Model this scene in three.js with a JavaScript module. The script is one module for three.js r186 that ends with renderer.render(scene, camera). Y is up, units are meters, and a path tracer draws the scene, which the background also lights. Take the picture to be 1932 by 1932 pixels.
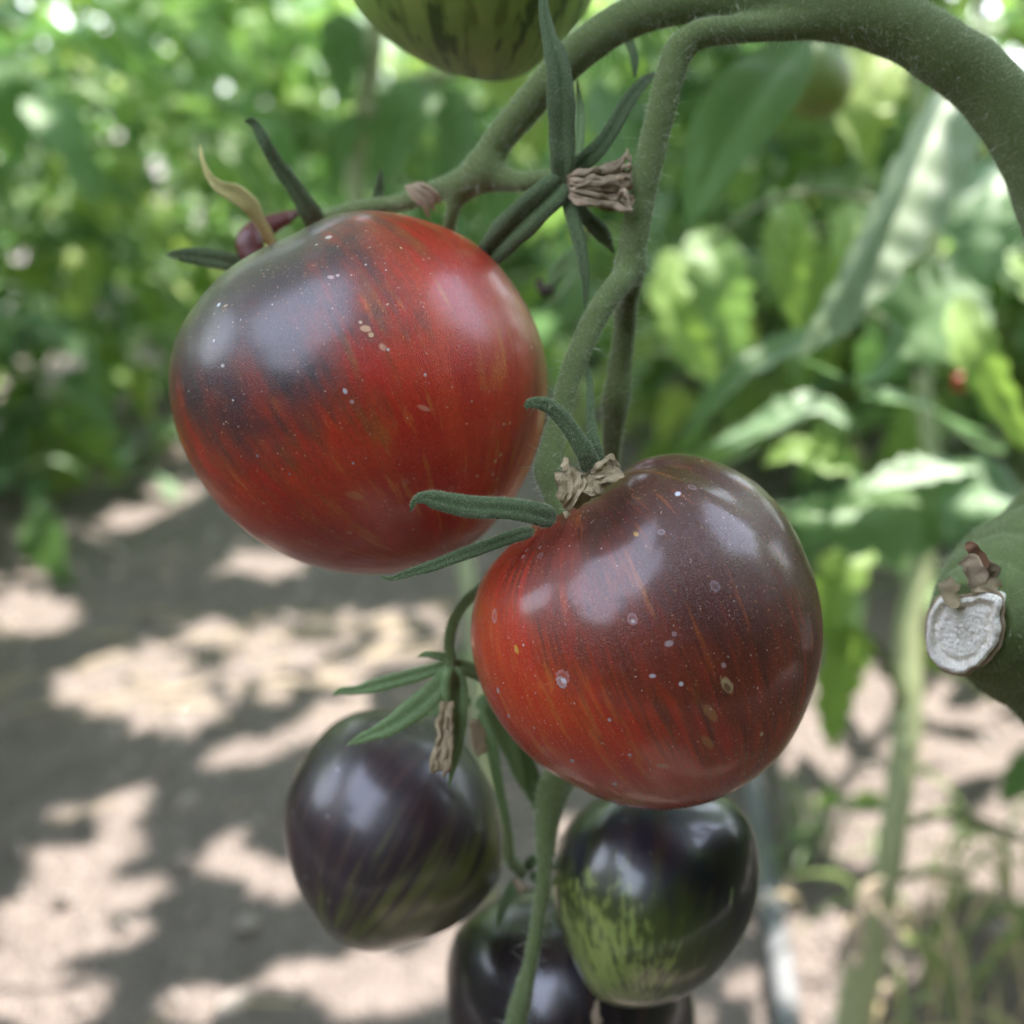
import * as THREE from 'three';
import { ImprovedNoise } from 'three/addons/math/ImprovedNoise.js';
import { mergeGeometries } from 'three/addons/utils/BufferGeometryUtils.js';

// ------------------------------------------------------------------ camera, sky, sun, exposure
const scene = new THREE.Scene();
const FOV = 51, PITCH = 20 * Math.PI / 180, CAMH = 0.55;
const camera = new THREE.PerspectiveCamera(FOV, 1, 0.01, 300);
camera.position.set(0, CAMH, 0);
camera.lookAt(0, CAMH - Math.sin(PITCH), -Math.cos(PITCH));
camera.focus = 0.147; camera.userData.fStop = 11.5;
const SUN = new THREE.Vector3(0.312, 0.839, -0.446).normalize();
const sun = new THREE.DirectionalLight(new THREE.Color(1, 0.95, 0.88), 5);
sun.position.copy(SUN).multiplyScalar(20); sun.castShadow = true;
sun.shadow.camera.left = sun.shadow.camera.bottom = -5; sun.shadow.camera.right = sun.shadow.camera.top = 5; sun.shadow.camera.far = 60;
sun.shadow.mapSize.set(4096, 4096); sun.shadow.radius = 1.3;
scene.add(sun, sun.target);
{ // clear summer sky with a pale hazy horizon
  const W = 256, H = 128, a = new Float32Array(W * H * 4);
  for (let j = 0; j < H; j++) for (let i = 0; i < W; i++) {
    const el = ((j + 0.5) / H - 0.5) * Math.PI, y = Math.sin(el), k = Math.pow(1 - Math.max(0, y), 2.2), o = (j * W + i) * 4;
    const c = y > 0 ? [0.78 + 0.32 * k, 0.88 + 0.24 * k, 1.17 - 0.03 * k] : [0.2, 0.18, 0.16];
    for (let q = 0; q < 3; q++) a[o + q] = c[q] * 1.85;
    a[o + 3] = 1;
  }
  const t = new THREE.DataTexture(a, W, H, THREE.RGBAFormat, THREE.FloatType);
  t.mapping = THREE.EquirectangularReflectionMapping; t.magFilter = t.minFilter = THREE.LinearFilter; t.needsUpdate = true;
  scene.background = t; scene.environment = t;
}
const renderer = new THREE.WebGLRenderer({ antialias: true });
renderer.setSize(1024, 1024);
renderer.toneMapping = THREE.LinearToneMapping; renderer.toneMappingExposure = 3.35;
renderer.shadowMap.enabled = true; renderer.shadowMap.type = THREE.PCFSoftShadowMap;

// ------------------------------------------------------------------ helpers
const V = (x = 0, y = 0, z = 0) => new THREE.Vector3(x, y, z);
const mul32 = (a) => () => { a |= 0; a = a + 0x6D2B79F5 | 0; let t = Math.imul(a ^ a >>> 15, 1 | a); t = t + Math.imul(t ^ t >>> 7, 61 | t) ^ t; return ((t ^ t >>> 14) >>> 0) / 4294967296; };
const PN = new ImprovedNoise(), noise = (x, y, z = 0) => PN.noise(x, y, z);
const fbm = (x, y, z, o = 3) => { let s = 0, a = 1, n = 0; for (let i = 0; i < o; i++) { s += a * PN.noise(x + i * 7.3, y - i * 3.1, z + i * 1.7); n += a; a *= 0.5; x *= 2.03; y *= 2.03; z *= 2.03; } return s / n; };
const clamp = (x, a = 0, b = 1) => Math.min(b, Math.max(a, x)), sm = (a, b, x) => { const t = clamp((x - a) / (b - a)); return t * t * (3 - 2 * t); };
const mix = (a, b, t) => a + (b - a) * t, mix3 = (a, b, t) => [mix(a[0], b[0], t), mix(a[1], b[1], t), mix(a[2], b[2], t)];
const TF = Math.tan(FOV / 2 * Math.PI / 180), CAM = camera.position.clone();
const CX = V(1, 0, 0), CY = V(0, Math.cos(PITCH), -Math.sin(PITCH)), CZ = V(0, Math.sin(PITCH), Math.cos(PITCH)); // camera right, up, back
const S = 1932;                                              // the photograph measured as 1932 x 1932
const P = (u, v, d) => CAM.clone().addScaledVector(CX, (u - S / 2) / (S / 2) * TF * d).addScaledVector(CY, (S / 2 - v) / (S / 2) * TF * d).addScaledVector(CZ, -d);
const px = (d) => 2 * TF * d / S;                            // metres per unit at depth d
const ground = (u, v) => { const r = P(u, v, 1).sub(CAM); return CAM.clone().addScaledVector(r, -CAM.y / r.y); };
const project = (p) => { const q = p.clone().sub(CAM), d = -q.dot(CZ); return [S / 2 + q.dot(CX) / (d * TF) * S / 2, S / 2 - q.dot(CY) / (d * TF) * S / 2, d]; };

const used = {};
function numbered(n) { const k = used[n] = (used[n] ?? -1) + 1; return k ? `${n}_${String(k).padStart(3, '0')}` : n; }
function tag(o, label, category, group, kind) { Object.assign(o.userData, label && { label }, category && { category }, group && { group }, kind && { kind }); return o; }
function thing(name, pos, label, category, group) {
  const o = new THREE.Group(); o.name = numbered(name); o.position.copy(pos); scene.add(o);
  return tag(o, label, category, group);
}
function shadows(m) { m.castShadow = m.receiveShadow = true; return m; }
function part(root, name, geo, mat, label) {                 // geometry given in world space
  geo.translate(-root.position.x, -root.position.y, -root.position.z);
  const m = shadows(new THREE.Mesh(geo, mat)); m.name = name; root.add(m);
  if (label) m.userData.label = label;
  return m;
}
function sub(parent, root, name, geo, mat, label) { const m = part(root, name, geo, mat, label); parent.add(m); return m; }

function tex(w, h, f, srgb = true, rx = 1, ry = 1) {         // f(x, y) in 0..1 -> linear colour
  const a = new Uint8Array(w * h * 4), enc = (c) => { c = clamp(c); return srgb ? (c <= 0.0031308 ? 12.92 * c : 1.055 * Math.pow(c, 1 / 2.4) - 0.055) : c; };
  for (let j = 0; j < h; j++) for (let i = 0; i < w; i++) {
    const c = f((i + 0.5) / w, (j + 0.5) / h), o = (j * w + i) * 4;
    for (let q = 0; q < 3; q++) a[o + q] = Math.round(255 * enc(c[q]));
    a[o + 3] = 255;
  }
  return dtex(a, w, h, srgb, rx, ry);
}
function dtex(a, w, h, srgb, rx = 1, ry = 1) {
  const t = new THREE.DataTexture(a, w, h); t.magFilter = THREE.LinearFilter; t.minFilter = THREE.LinearMipmapLinearFilter; t.generateMipmaps = true;
  t.wrapS = t.wrapT = THREE.RepeatWrapping; t.repeat.set(rx, ry); if (srgb) t.colorSpace = THREE.SRGBColorSpace; t.needsUpdate = true; return t;
}
const tor = (x, y, f, s, o = 3) => { const A = x * 2 * Math.PI, B = y * 2 * Math.PI; return 0.5 * (fbm(Math.cos(A) * f, Math.sin(A) * f + 3.3, Math.cos(B) * f + s, o) + fbm(Math.sin(B) * f + 9.1, Math.cos(A) * f + 1.1, Math.sin(A) * f - s, o)); };

const grain = tex(512, 512, (x, y) => { const g = 0.5 + 1.6 * tor(x, y, 26, 1, 3); return [g, g, g]; }, false);
const clone = (t, rx, ry) => { const c = t.clone(); c.repeat.set(rx, ry); c.needsUpdate = true; return c; };
const mottle = tex(256, 256, (x, y) => { const a = 1 + 1.1 * tor(x, y, 9, 4, 4), b = tor(x, y, 3, 8, 2); return [0.62 * a * (1 + 0.15 * b), 0.62 * a, 0.62 * a * (1 - 0.1 * b)]; });

const std = (c, o = {}) => new THREE.MeshPhysicalMaterial({ color: new THREE.Color().setRGB(...c), roughness: 0.7, side: THREE.DoubleSide, ...o });
const leafMat = (c, coat = 0.35, thr = 0.5) => std(c, { transmission: thr, thickness: 0, roughness: 1, clearcoat: coat, clearcoatRoughness: 0.45, ior: 1.4 });
const M = {
  stem: std([0.245, 0.335, 0.095], { map: clone(mottle, 260, 260), roughness: 0.75, bumpMap: clone(grain, 140, 140), bumpScale: 0.00014, sheen: 0.5, sheenColor: new THREE.Color(0.55, 0.62, 0.45), sheenRoughness: 0.6 }),
  sepal: std([0.165, 0.26, 0.095], { map: clone(mottle, 200, 200), roughness: 0.62, bumpMap: clone(grain, 120, 120), bumpScale: 0.00015, sheen: 0.5, sheenColor: new THREE.Color(0.4, 0.5, 0.38), sheenRoughness: 0.5 }),
  paleSepal: std([0.24, 0.38, 0.13], { map: clone(mottle, 200, 200), roughness: 0.65, sheen: 0.4, sheenColor: new THREE.Color(0.5, 0.6, 0.5) }),
  yellow: std([0.86, 0.76, 0.30], { roughness: 0.65, bumpMap: clone(grain, 90, 90), bumpScale: 0.0001 }),
  dry: std([0.95, 0.72, 0.47], { map: clone(mottle, 300, 300), roughness: 0.85, bumpMap: clone(grain, 120, 120), bumpScale: 0.0003 }),
  paper: std([1, 0.78, 0.47], { map: clone(mottle, 300, 300), roughness: 0.8, bumpMap: clone(grain, 120, 120), bumpScale: 0.00025 }),
  tip: std([0.06, 0.045, 0.03], { roughness: 0.8 }),
  longHair: std([0.8, 0.85, 0.66], { roughness: 0.4 }),
  hair: std([0.52, 0.58, 0.37], { roughness: 0.5 }),
  fuzz: std([0.26, 0.19, 0.15], { roughness: 0.6 }),
  hose: std([0.19, 0.193, 0.203], { roughness: 0.8 }), blackHose: std([0.03, 0.03, 0.035], { roughness: 0.5 }),
  stone: std([0.45, 0.43, 0.42], { roughness: 0.9, map: clone(mottle, 30, 30) }),
  straw: std([0.62, 0.5, 0.3], { roughness: 0.8 }),
  trunk: std([0.24, 0.29, 0.13], { roughness: 0.8, map: clone(mottle, 30, 30) }),
  paleTrunk: std([0.56, 0.62, 0.33], { roughness: 0.75, map: clone(mottle, 40, 40) }),
  dryLeaf: std([0.6, 0.48, 0.36], { roughness: 0.85, map: clone(mottle, 60, 60) }),
  leafs: [leafMat([0.19, 0.33, 0.075], 0.45), leafMat([0.13, 0.26, 0.065], 0.55), leafMat([0.26, 0.42, 0.07], 0.4), leafMat([0.17, 0.31, 0.12], 0.65), leafMat([0.33, 0.45, 0.085], 0.4)],
  underLeaf: leafMat([0.34, 0.44, 0.28], 0.45, 0.4),
};

// a closed limb swept along points; w(t) gives [half width, half thickness]; n points from the surface towards its upper face
function sweep(pts, widths, { thick = 1, seg = 36, rad = 14, groove = 0, hint = null, twist = 0, wob = 0, seed = 1, closeEnds = true, cup = 0 } = {}) {
  const curve = new THREE.CatmullRomCurve3(pts, false, 'centripetal'), pos = [], uv = [], idx = [];
  const n = widths.length - 1;
  // the widths are given at the points, so run along the points' own parameter
  const frames = []; let len = 0, prev = null;
  for (let i = 0; i <= seg; i++) {
    const t = i / seg, p = curve.getPoint(t), T = curve.getTangent(t);
    if (prev) len += p.distanceTo(prev); prev = p.clone();
    let N = (hint ? hint.clone() : CAM.clone().sub(p)); N.addScaledVector(T, -N.dot(T)).normalize();
    if (twist) N.applyAxisAngle(T, twist * (t - 0.3));
    const B = new THREE.Vector3().crossVectors(T, N).normalize(), k = Math.min(n - 1e-6, t * n), a = Math.floor(k), f = k - a, fs = f * f * (3 - 2 * f);
    let w = mix(widths[a], widths[a + 1], fs) / 2;
    if (closeEnds) { const e = Math.min(t, 1 - t) * seg; if (e < 3) w *= Math.sqrt(Math.max(0.0004, 1 - (1 - e / 3) ** 2)); }
    frames.push([p, N, B, w, len]);
  }
  for (const [p, N, B, w, l] of frames) for (let j = 0; j <= rad; j++) {
    const a = j / rad * 2 * Math.PI, x = Math.cos(a), s = Math.sin(a);
    let y = Math.sign(s) * Math.pow(Math.abs(s), 0.8) * thick;
    if (s > 0) y -= groove * Math.exp(-x * x * 14);
    y += cup * x * x;
    const ww = w * (1 + wob * noise(x * 1.5 + seed, s * 1.5 + seed * 3, l * 260));
    pos.push(p.x + (B.x * x + N.x * y) * ww, p.y + (B.y * x + N.y * y) * ww, p.z + (B.z * x + N.z * y) * ww);
    uv.push(j / rad * w * 5, l);
  }
  for (let i = 0; i < seg; i++) for (let j = 0; j < rad; j++) { const a = i * (rad + 1) + j, b = a + rad + 1; idx.push(a, b, a + 1, b, b + 1, a + 1); }
  const g = new THREE.BufferGeometry(); g.setAttribute('position', new THREE.Float32BufferAttribute(pos, 3)); g.setAttribute('uv', new THREE.Float32BufferAttribute(uv, 2)); g.setIndex(idx);
  g.computeVertexNormals();
  const nr = g.attributes.normal;                            // one normal along the seam
  for (let i = 0; i <= seg; i++) { const a = i * (rad + 1), b = a + rad, q = V().fromBufferAttribute(nr, a).add(V().fromBufferAttribute(nr, b)).normalize(); nr.setXYZ(a, q.x, q.y, q.z); nr.setXYZ(b, q.x, q.y, q.z); }
  return g;
}
// the same from picture measures [[u, v, depth, width], ...]
const limb = (list, o) => sweep(list.map(([u, v, d]) => P(u, v, d)), list.map(([, , d, w]) => w * px(d)), o);
function crumple(g, amp, freq, seed) {
  const p = g.attributes.position;
  for (let i = 0; i < p.count; i++) { const x = p.getX(i) * freq, y = p.getY(i) * freq, z = p.getZ(i) * freq; p.setXYZ(i, p.getX(i) + amp * fbm(x + seed, y, z, 2), p.getY(i) + amp * fbm(x, y + seed + 5, z, 2), p.getZ(i) + amp * fbm(x + 9, y, z + seed, 2)); }
  g.computeVertexNormals(); return g;
}

// hairs: thin curved spines on a surface
const spine = (() => { const g = sweep([V(0, 0, 0), V(0.05, 0.5, 0), V(0.22, 1, 0)], [0.05, 0.04, 0.006], { seg: 3, rad: 3, hint: V(0, 0, 1), closeEnds: false }); return g; })();
function hairs(root, meshes, count, [l0, l1], width, mat, seed, { tilt = 0.5, facing = -0.35, keep = null, droop = 0 } = {}) {
  const r = mul32(seed), tris = [], cum = []; let tot = 0;
  const A = V(), B = V(), C = V(), E = V(), F = V(), n = V();
  for (const m of meshes) {
    const p = m.geometry.attributes.position, ix = m.geometry.index;
    for (let i = 0; i < ix.count; i += 3) {
      A.fromBufferAttribute(p, ix.getX(i)); B.fromBufferAttribute(p, ix.getX(i + 1)); C.fromBufferAttribute(p, ix.getX(i + 2));
      n.crossVectors(E.subVectors(B, A), F.subVectors(C, A)); const ar = n.length(); if (ar < 1e-14) continue; n.normalize();
      const nn = V().fromBufferAttribute(m.geometry.attributes.normal, ix.getX(i));
      const w = A.clone().add(root.position), vd = CAM.clone().sub(w).normalize().dot(nn);
      if (vd < facing || (keep && !keep(w, nn))) continue;
      tot += ar; tris.push([m, i]); cum.push(tot);
    }
  }
  const im = new THREE.InstancedMesh(spine, mat, count), X = new THREE.Matrix4(), q = new THREE.Quaternion(), up = V(0, 1, 0), sc = V(), pos = V(), q2 = new THREE.Quaternion();
  for (let k = 0; k < count; k++) {
    const x = r() * tot; let lo = 0, hi = cum.length - 1; while (lo < hi) { const md = (lo + hi) >> 1; if (cum[md] < x) lo = md + 1; else hi = md; }
    const [m, i] = tris[lo], p = m.geometry.attributes.position, nr = m.geometry.attributes.normal, ix = m.geometry.index, a = [0, 1, 2].map((j) => ix.getX(i + j));
    let s = r(), t = r(); if (s + t > 1) { s = 1 - s; t = 1 - t; } const w = [1 - s - t, s, t];
    pos.set(0, 0, 0); n.set(0, 0, 0);
    a.forEach((v, j) => { pos.addScaledVector(A.fromBufferAttribute(p, v), w[j]); n.addScaledVector(A.fromBufferAttribute(nr, v), w[j]); });
    n.normalize().add(V(r() - 0.5, r() - 0.5 - droop, r() - 0.5).multiplyScalar(2 * tilt)).normalize();
    q.setFromUnitVectors(up, n); q.multiply(q2.setFromAxisAngle(up, r() * 6.28));
    const l = l0 + (l1 - l0) * r() * r(); X.compose(pos, q, sc.set(width / 0.05, l, width / 0.05)); im.setMatrixAt(k, X);
  }
  im.name = 'hairs'; im.userData.kind = 'stuff'; im.castShadow = im.receiveShadow = true; root.add(im); return im;
}

// smooth union of tapered chains, meshed with surface nets and split by chain
function chainsMesh(chains, cell, k, cuts = [], rough = 0) {
  const dense = chains.map((c) => {
    const pts = c.map(([u, v, d]) => P(u, v, d)), curve = new THREE.CatmullRomCurve3(pts, false, 'centripetal'), n = (c.length - 1) * 8, out = [];
    for (let i = 0; i <= n; i++) { const t = i / n, kk = Math.min(c.length - 1 - 1e-6, t * (c.length - 1)), a = Math.floor(kk), f = kk - a, fs = f * f * (3 - 2 * f); out.push([curve.getPoint(t), mix(c[a][3] * px(c[a][2]), c[a + 1][3] * px(c[a + 1][2]), fs) / 2]); }
    return out;
  });
  const lo = V(1e9, 1e9, 1e9), hi = V(-1e9, -1e9, -1e9);
  for (const c of dense) for (const [p, r] of c) { lo.min(p.clone().subScalar(r + 4 * cell)); hi.max(p.clone().addScalar(r + 4 * cell)); }
  const nx = Math.ceil((hi.x - lo.x) / cell) + 1, ny = Math.ceil((hi.y - lo.y) / cell) + 1, nz = Math.ceil((hi.z - lo.z) / cell) + 1, N = nx * ny * nz;
  const D = new Float32Array(N).fill(0.02), own = new Uint8Array(N), best = new Float32Array(N).fill(1), tmp = new Float32Array(N);
  const pad = k + 3 * cell;
  dense.forEach((c, ci) => {
    tmp.fill(0.02);
    for (let s = 0; s + 1 < c.length; s++) {
      const [a, ra] = c[s], [b, rb] = c[s + 1], R = Math.max(ra, rb) + pad, e = [b.x - a.x, b.y - a.y, b.z - a.z], L2 = e[0] ** 2 + e[1] ** 2 + e[2] ** 2;
      const i0 = Math.max(0, Math.floor((Math.min(a.x, b.x) - R - lo.x) / cell)), i1 = Math.min(nx - 1, Math.ceil((Math.max(a.x, b.x) + R - lo.x) / cell));
      const j0 = Math.max(0, Math.floor((Math.min(a.y, b.y) - R - lo.y) / cell)), j1 = Math.min(ny - 1, Math.ceil((Math.max(a.y, b.y) + R - lo.y) / cell));
      const k0 = Math.max(0, Math.floor((Math.min(a.z, b.z) - R - lo.z) / cell)), k1 = Math.min(nz - 1, Math.ceil((Math.max(a.z, b.z) + R - lo.z) / cell));
      for (let z = k0; z <= k1; z++) for (let y = j0; y <= j1; y++) for (let x = i0; x <= i1; x++) {
        const qx = lo.x + x * cell - a.x, qy = lo.y + y * cell - a.y, qz = lo.z + z * cell - a.z, t = clamp((qx * e[0] + qy * e[1] + qz * e[2]) / L2);
        const d = Math.hypot(qx - t * e[0], qy - t * e[1], qz - t * e[2]) - mix(ra, rb, t), o = (z * ny + y) * nx + x;
        if (d < tmp[o]) tmp[o] = d;
      }
    }
    for (let o = 0; o < N; o++) { const d = tmp[o]; if (d >= 0.0199) continue; if (d < best[o]) { best[o] = d; own[o] = ci; } const a = D[o], h = Math.max(0, k - Math.abs(a - d)) / k; D[o] = Math.min(a, d) - h * h * k / 4; }
  });
  if (rough || cuts.length) for (let z = 0, o = 0; z < nz; z++) for (let y = 0; y < ny; y++) for (let x = 0; x < nx; x++, o++) if (Math.abs(D[o]) < 0.012 || cuts.length) {
    const q = V(lo.x + x * cell, lo.y + y * cell, lo.z + z * cell);
    if (rough && Math.abs(D[o]) < 0.004) D[o] += rough * fbm(q.x * 300, q.y * 300, q.z * 300, 2) ;
    for (const c of cuts) { const cd = q.clone().sub(c.at).dot(c.n) + 0.0018 * fbm(q.x * 150, q.y * 150, q.z * 150, 2); if (cd > D[o]) { D[o] = cd; own[o] = c.id; } }
  }
  const G = (x, y, z) => { x = clamp((x - lo.x) / cell, 0, nx - 1.001); y = clamp((y - lo.y) / cell, 0, ny - 1.001); z = clamp((z - lo.z) / cell, 0, nz - 1.001); const i = x | 0, j = y | 0, l = z | 0, fx = x - i, fy = y - j, fz = z - l, o = (l * ny + j) * nx + i, ly = nx, lz = nx * ny;
    return mix(mix(mix(D[o], D[o + 1], fx), mix(D[o + ly], D[o + ly + 1], fx), fy), mix(mix(D[o + lz], D[o + lz + 1], fx), mix(D[o + lz + ly], D[o + lz + ly + 1], fx), fy), fz); };
  const vid = new Int32Array(N).fill(-1), pos = [], ow = [], quads = [];
  const off = [0, 1, nx, nx + 1, nx * ny, nx * ny + 1, nx * ny + nx, nx * ny + nx + 1];
  for (let z = 0; z < nz - 1; z++) for (let y = 0; y < ny - 1; y++) for (let x = 0; x < nx - 1; x++) {
    const o = (z * ny + y) * nx + x; let m = 0; for (let q = 0; q < 8; q++) if (D[o + off[q]] < 0) m |= 1 << q;
    if (m === 0 || m === 255) continue;
    let sx = 0, sy = 0, sz = 0, c = 0;
    for (const [a, b] of [[0, 1], [2, 3], [4, 5], [6, 7], [0, 2], [1, 3], [4, 6], [5, 7], [0, 4], [1, 5], [2, 6], [3, 7]]) {
      const da = D[o + off[a]], db = D[o + off[b]]; if ((da < 0) === (db < 0)) continue; const t = da / (da - db);
      sx += mix(a & 1, b & 1, t); sy += mix(a >> 1 & 1, b >> 1 & 1, t); sz += mix(a >> 2, b >> 2, t); c++;
    }
    vid[o] = pos.length / 3; pos.push(lo.x + (x + sx / c) * cell, lo.y + (y + sy / c) * cell, lo.z + (z + sz / c) * cell); ow.push(own[o]);
  }
  for (let z = 1; z < nz - 1; z++) for (let y = 1; y < ny - 1; y++) for (let x = 1; x < nx - 1; x++) {
    const o = (z * ny + y) * nx + x, d0 = D[o] < 0;
    for (const [s, p, q] of [[1, nx, nx * ny], [nx, nx * ny, 1], [nx * ny, 1, nx]]) {
      if (d0 === (D[o + s] < 0)) continue;
      const a = vid[o - p - q], b = vid[o - q], c = vid[o], d = vid[o - p];
      if (a < 0 || b < 0 || c < 0 || d < 0) continue;
      quads.push(d0 ? [a, b, c, d] : [a, d, c, b]);
    }
  }
  const nor = new Float32Array(pos.length), e = cell * 0.9;
  for (let i = 0; i < pos.length; i += 3) { const n = V(G(pos[i] + e, pos[i + 1], pos[i + 2]) - G(pos[i] - e, pos[i + 1], pos[i + 2]), G(pos[i], pos[i + 1] + e, pos[i + 2]) - G(pos[i], pos[i + 1] - e, pos[i + 2]), G(pos[i], pos[i + 1], pos[i + 2] + e) - G(pos[i], pos[i + 1], pos[i + 2] - e)).normalize(); nor[i] = n.x; nor[i + 1] = n.y; nor[i + 2] = n.z; }
  const ids = [...new Set(ow)], out = {};
  for (const id of ids) {
    const map = new Map(), pp = [], nn = [], uu = [], ix = [];
    const get = (v) => { if (!map.has(v)) { map.set(v, pp.length / 3); pp.push(pos[3 * v], pos[3 * v + 1], pos[3 * v + 2]); nn.push(nor[3 * v], nor[3 * v + 1], nor[3 * v + 2]); uu.push(pos[3 * v] * 0.8 + pos[3 * v + 2] * 0.7, pos[3 * v + 1]); } return map.get(v); };
    for (const q of quads) if (ow[q[0]] === id) { const [a, b, c, d] = q.map(get); ix.push(a, b, c, a, c, d); }
    if (!ix.length) continue;
    const g = new THREE.BufferGeometry(); g.setAttribute('position', new THREE.Float32BufferAttribute(pp, 3)); g.setAttribute('normal', new THREE.Float32BufferAttribute(nn, 3)); g.setAttribute('uv', new THREE.Float32BufferAttribute(uu, 2)); g.setIndex(ix); out[id] = g;
  }
  return out;
}

// a leaf blade: from its base along pts, width in metres, toothed margin, folded at the midrib and quilted between the veins
function blade(pts, W, { nt = 22, ns = 8, seed = 1, fold = 0.25, teeth = 5, tooth = 0.22, quilt = 0.05, hint = V(0, 1, 0), twist = 0, prof = null, curl = 0 } = {}) {
  const curve = new THREE.CatmullRomCurve3(pts, false, 'centripetal'), pos = [], uv = [], idx = [];
  for (let i = 0; i <= nt; i++) {
    const t = i / nt, p = curve.getPoint(t), T = curve.getTangent(t); let N = hint.clone().addScaledVector(T, -hint.dot(T)).normalize();
    if (twist) N.applyAxisAngle(T, twist * t);
    const B = V().crossVectors(T, N).normalize();
    let w = (prof ? prof(t) : Math.pow(Math.sin(Math.PI * Math.pow(t, 0.72)), 0.75)) * W / 2;
    const f = (t * teeth + 0.15 * noise(t * 6, seed)) % 1; w *= 1 - tooth * (1 - Math.pow(Math.abs(f * 2 - 1), 0.7)) * sm(0.05, 0.2, t);
    w *= 1 + 0.15 * noise(seed * 3.1, t * 5);
    w = Math.max(w, W * 0.006);
    for (let j = 0; j <= ns; j++) {
      const s = j / ns * 2 - 1, q = Math.abs(s), ph = t * teeth * 6.283 - q * 2.6;
      const h = fold * q * w + quilt * W * Math.sin(ph) * q * (1.25 - q) + curl * w * q * q * (s > 0 ? 1 : 0.7) + 0.08 * W * noise(s * 1.3 + seed, t * 3, seed * 0.7);
      pos.push(p.x + B.x * s * w + N.x * h, p.y + B.y * s * w + N.y * h, p.z + B.z * s * w + N.z * h); uv.push(s * w, t * 0.08);
    }
  }
  for (let i = 0; i < nt; i++) for (let j = 0; j < ns; j++) { const a = i * (ns + 1) + j, b = a + ns + 1; idx.push(a, a + 1, b, b, a + 1, b + 1); }
  const g = new THREE.BufferGeometry(); g.setAttribute('position', new THREE.Float32BufferAttribute(pos, 3)); g.setAttribute('uv', new THREE.Float32BufferAttribute(uv, 2)); g.setIndex(idx); g.computeVertexNormals(); return g;
}
// a compound tomato leaf from the origin along +x, drooping, with toothed leaflets
function compound(seed, L, pairs, nt, ns) {
  const r = mul32(seed), gs = [], dr = 0.25 + 0.35 * r(), mid = (t) => V(L * t * (1 - 0.15 * dr * t), -dr * L * t * t, 0.06 * L * Math.sin(t * 3 + seed));
  const stemPts = [0, 0.33, 0.66, 1].map(mid); gs.push(sweep(stemPts, [0.012 * L, 0.01 * L, 0.008 * L, 0.005 * L], { seg: 8, rad: 5, hint: V(0, 1, 0) }));
  const leaflet = (b, dir, l, w) => { const e = b.clone().addScaledVector(dir, l * 0.5), t = b.clone().addScaledVector(dir, l); e.y += 0.02 * l; t.y -= l * (0.15 + 0.45 * r()); gs.push(blade([b, e, t], w, { nt, ns, seed: seed * 13 + gs.length, fold: 0.1 + 0.35 * r(), teeth: 4, tooth: 0.3, twist: (r() - 0.5) * 1.2, hint: V((r() - 0.5) * 0.6, 1, (r() - 0.5) * 0.6) })); };
  for (let i = 0; i < pairs; i++) for (const s of [-1, 1]) { const t = 0.28 + 0.58 * i / Math.max(1, pairs - 1) + 0.03 * (r() - 0.5), b = mid(t), l = L * (0.26 + 0.1 * r()) * (1 - 0.15 * i / pairs); leaflet(b, V(0.45 + 0.3 * r(), (r() - 0.5) * 0.5, s).normalize(), l, l * (0.46 + 0.15 * r())); }
  const e = mid(1); leaflet(e, mid(1).sub(mid(0.9)).normalize(), L * 0.34, L * 0.19);
  return mergeGeometries(gs);
}

// ------------------------------------------------------------------ setting: the ground
const soilMap = tex(1024, 1024, (x, y) => { const a = tor(x, y, 5, 2, 5), b = tor(x, y, 40, 5, 2), m = 1 + 0.5 * a + 0.55 * b; return [0.215 * m, 0.177 * m, 0.160 * m]; }, true, 1.1, 1.1);
const soilBump = tex(1024, 1024, (x, y) => { const g = 0.5 + 0.8 * tor(x, y, 16, 3, 4) + 0.5 * tor(x, y, 60, 7, 2); return [g, g, g]; }, false, 1.1, 1.1);
const groundY = (x, z) => 0.012 * fbm(x * 2.2, z * 2.2, 1, 3) + 0.006 * fbm(x * 14, z * 14, 2, 2);
{
  const lin = (n, k, L) => Array.from({ length: n + 1 }, (_, i) => { const t = i / n * 2 - 1; return Math.sign(t) * (Math.abs(t) * k + (Math.pow(Math.abs(t), 9)) * L); });
  const xs = lin(300, 2.6, 90), zs = lin(300, 3.2, 90), pos = [], uv = [], idx = [];
  for (const z of zs) for (const x of xs) { const Z = z - 1.6; pos.push(x, groundY(x, Z), Z); uv.push(x, Z); }
  const n = xs.length; for (let j = 0; j + 1 < n; j++) for (let i = 0; i + 1 < n; i++) { const a = j * n + i; idx.push(a, a + n, a + 1, a + 1, a + n, a + n + 1); }
  const g = new THREE.BufferGeometry(); g.setAttribute('position', new THREE.Float32BufferAttribute(pos, 3)); g.setAttribute('uv', new THREE.Float32BufferAttribute(uv, 2)); g.setIndex(idx); g.computeVertexNormals();
  const m = shadows(new THREE.Mesh(g, std([1, 1, 1], { map: soilMap, bumpMap: soilBump, bumpScale: 0.008, roughness: 0.95, specularIntensity: 0.3 }))); m.name = 'ground'; scene.add(m); tag(m, 'pale dry dusty soil of the path between the tomato rows', null, null, 'structure');
}
function scatter(name, label, geo, mat, n, seed, place) {
  const r = mul32(seed), im = new THREE.InstancedMesh(geo, mat, n), X = new THREE.Matrix4();
  for (let i = 0; i < n; i++) { const { p, q, s, c } = place(r, i); im.setMatrixAt(i, X.compose(p, q, s)); if (c) im.setColorAt(i, c); }
  im.name = name; shadows(im); scene.add(im); return tag(im, label, null, null, 'stuff');
}
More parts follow.
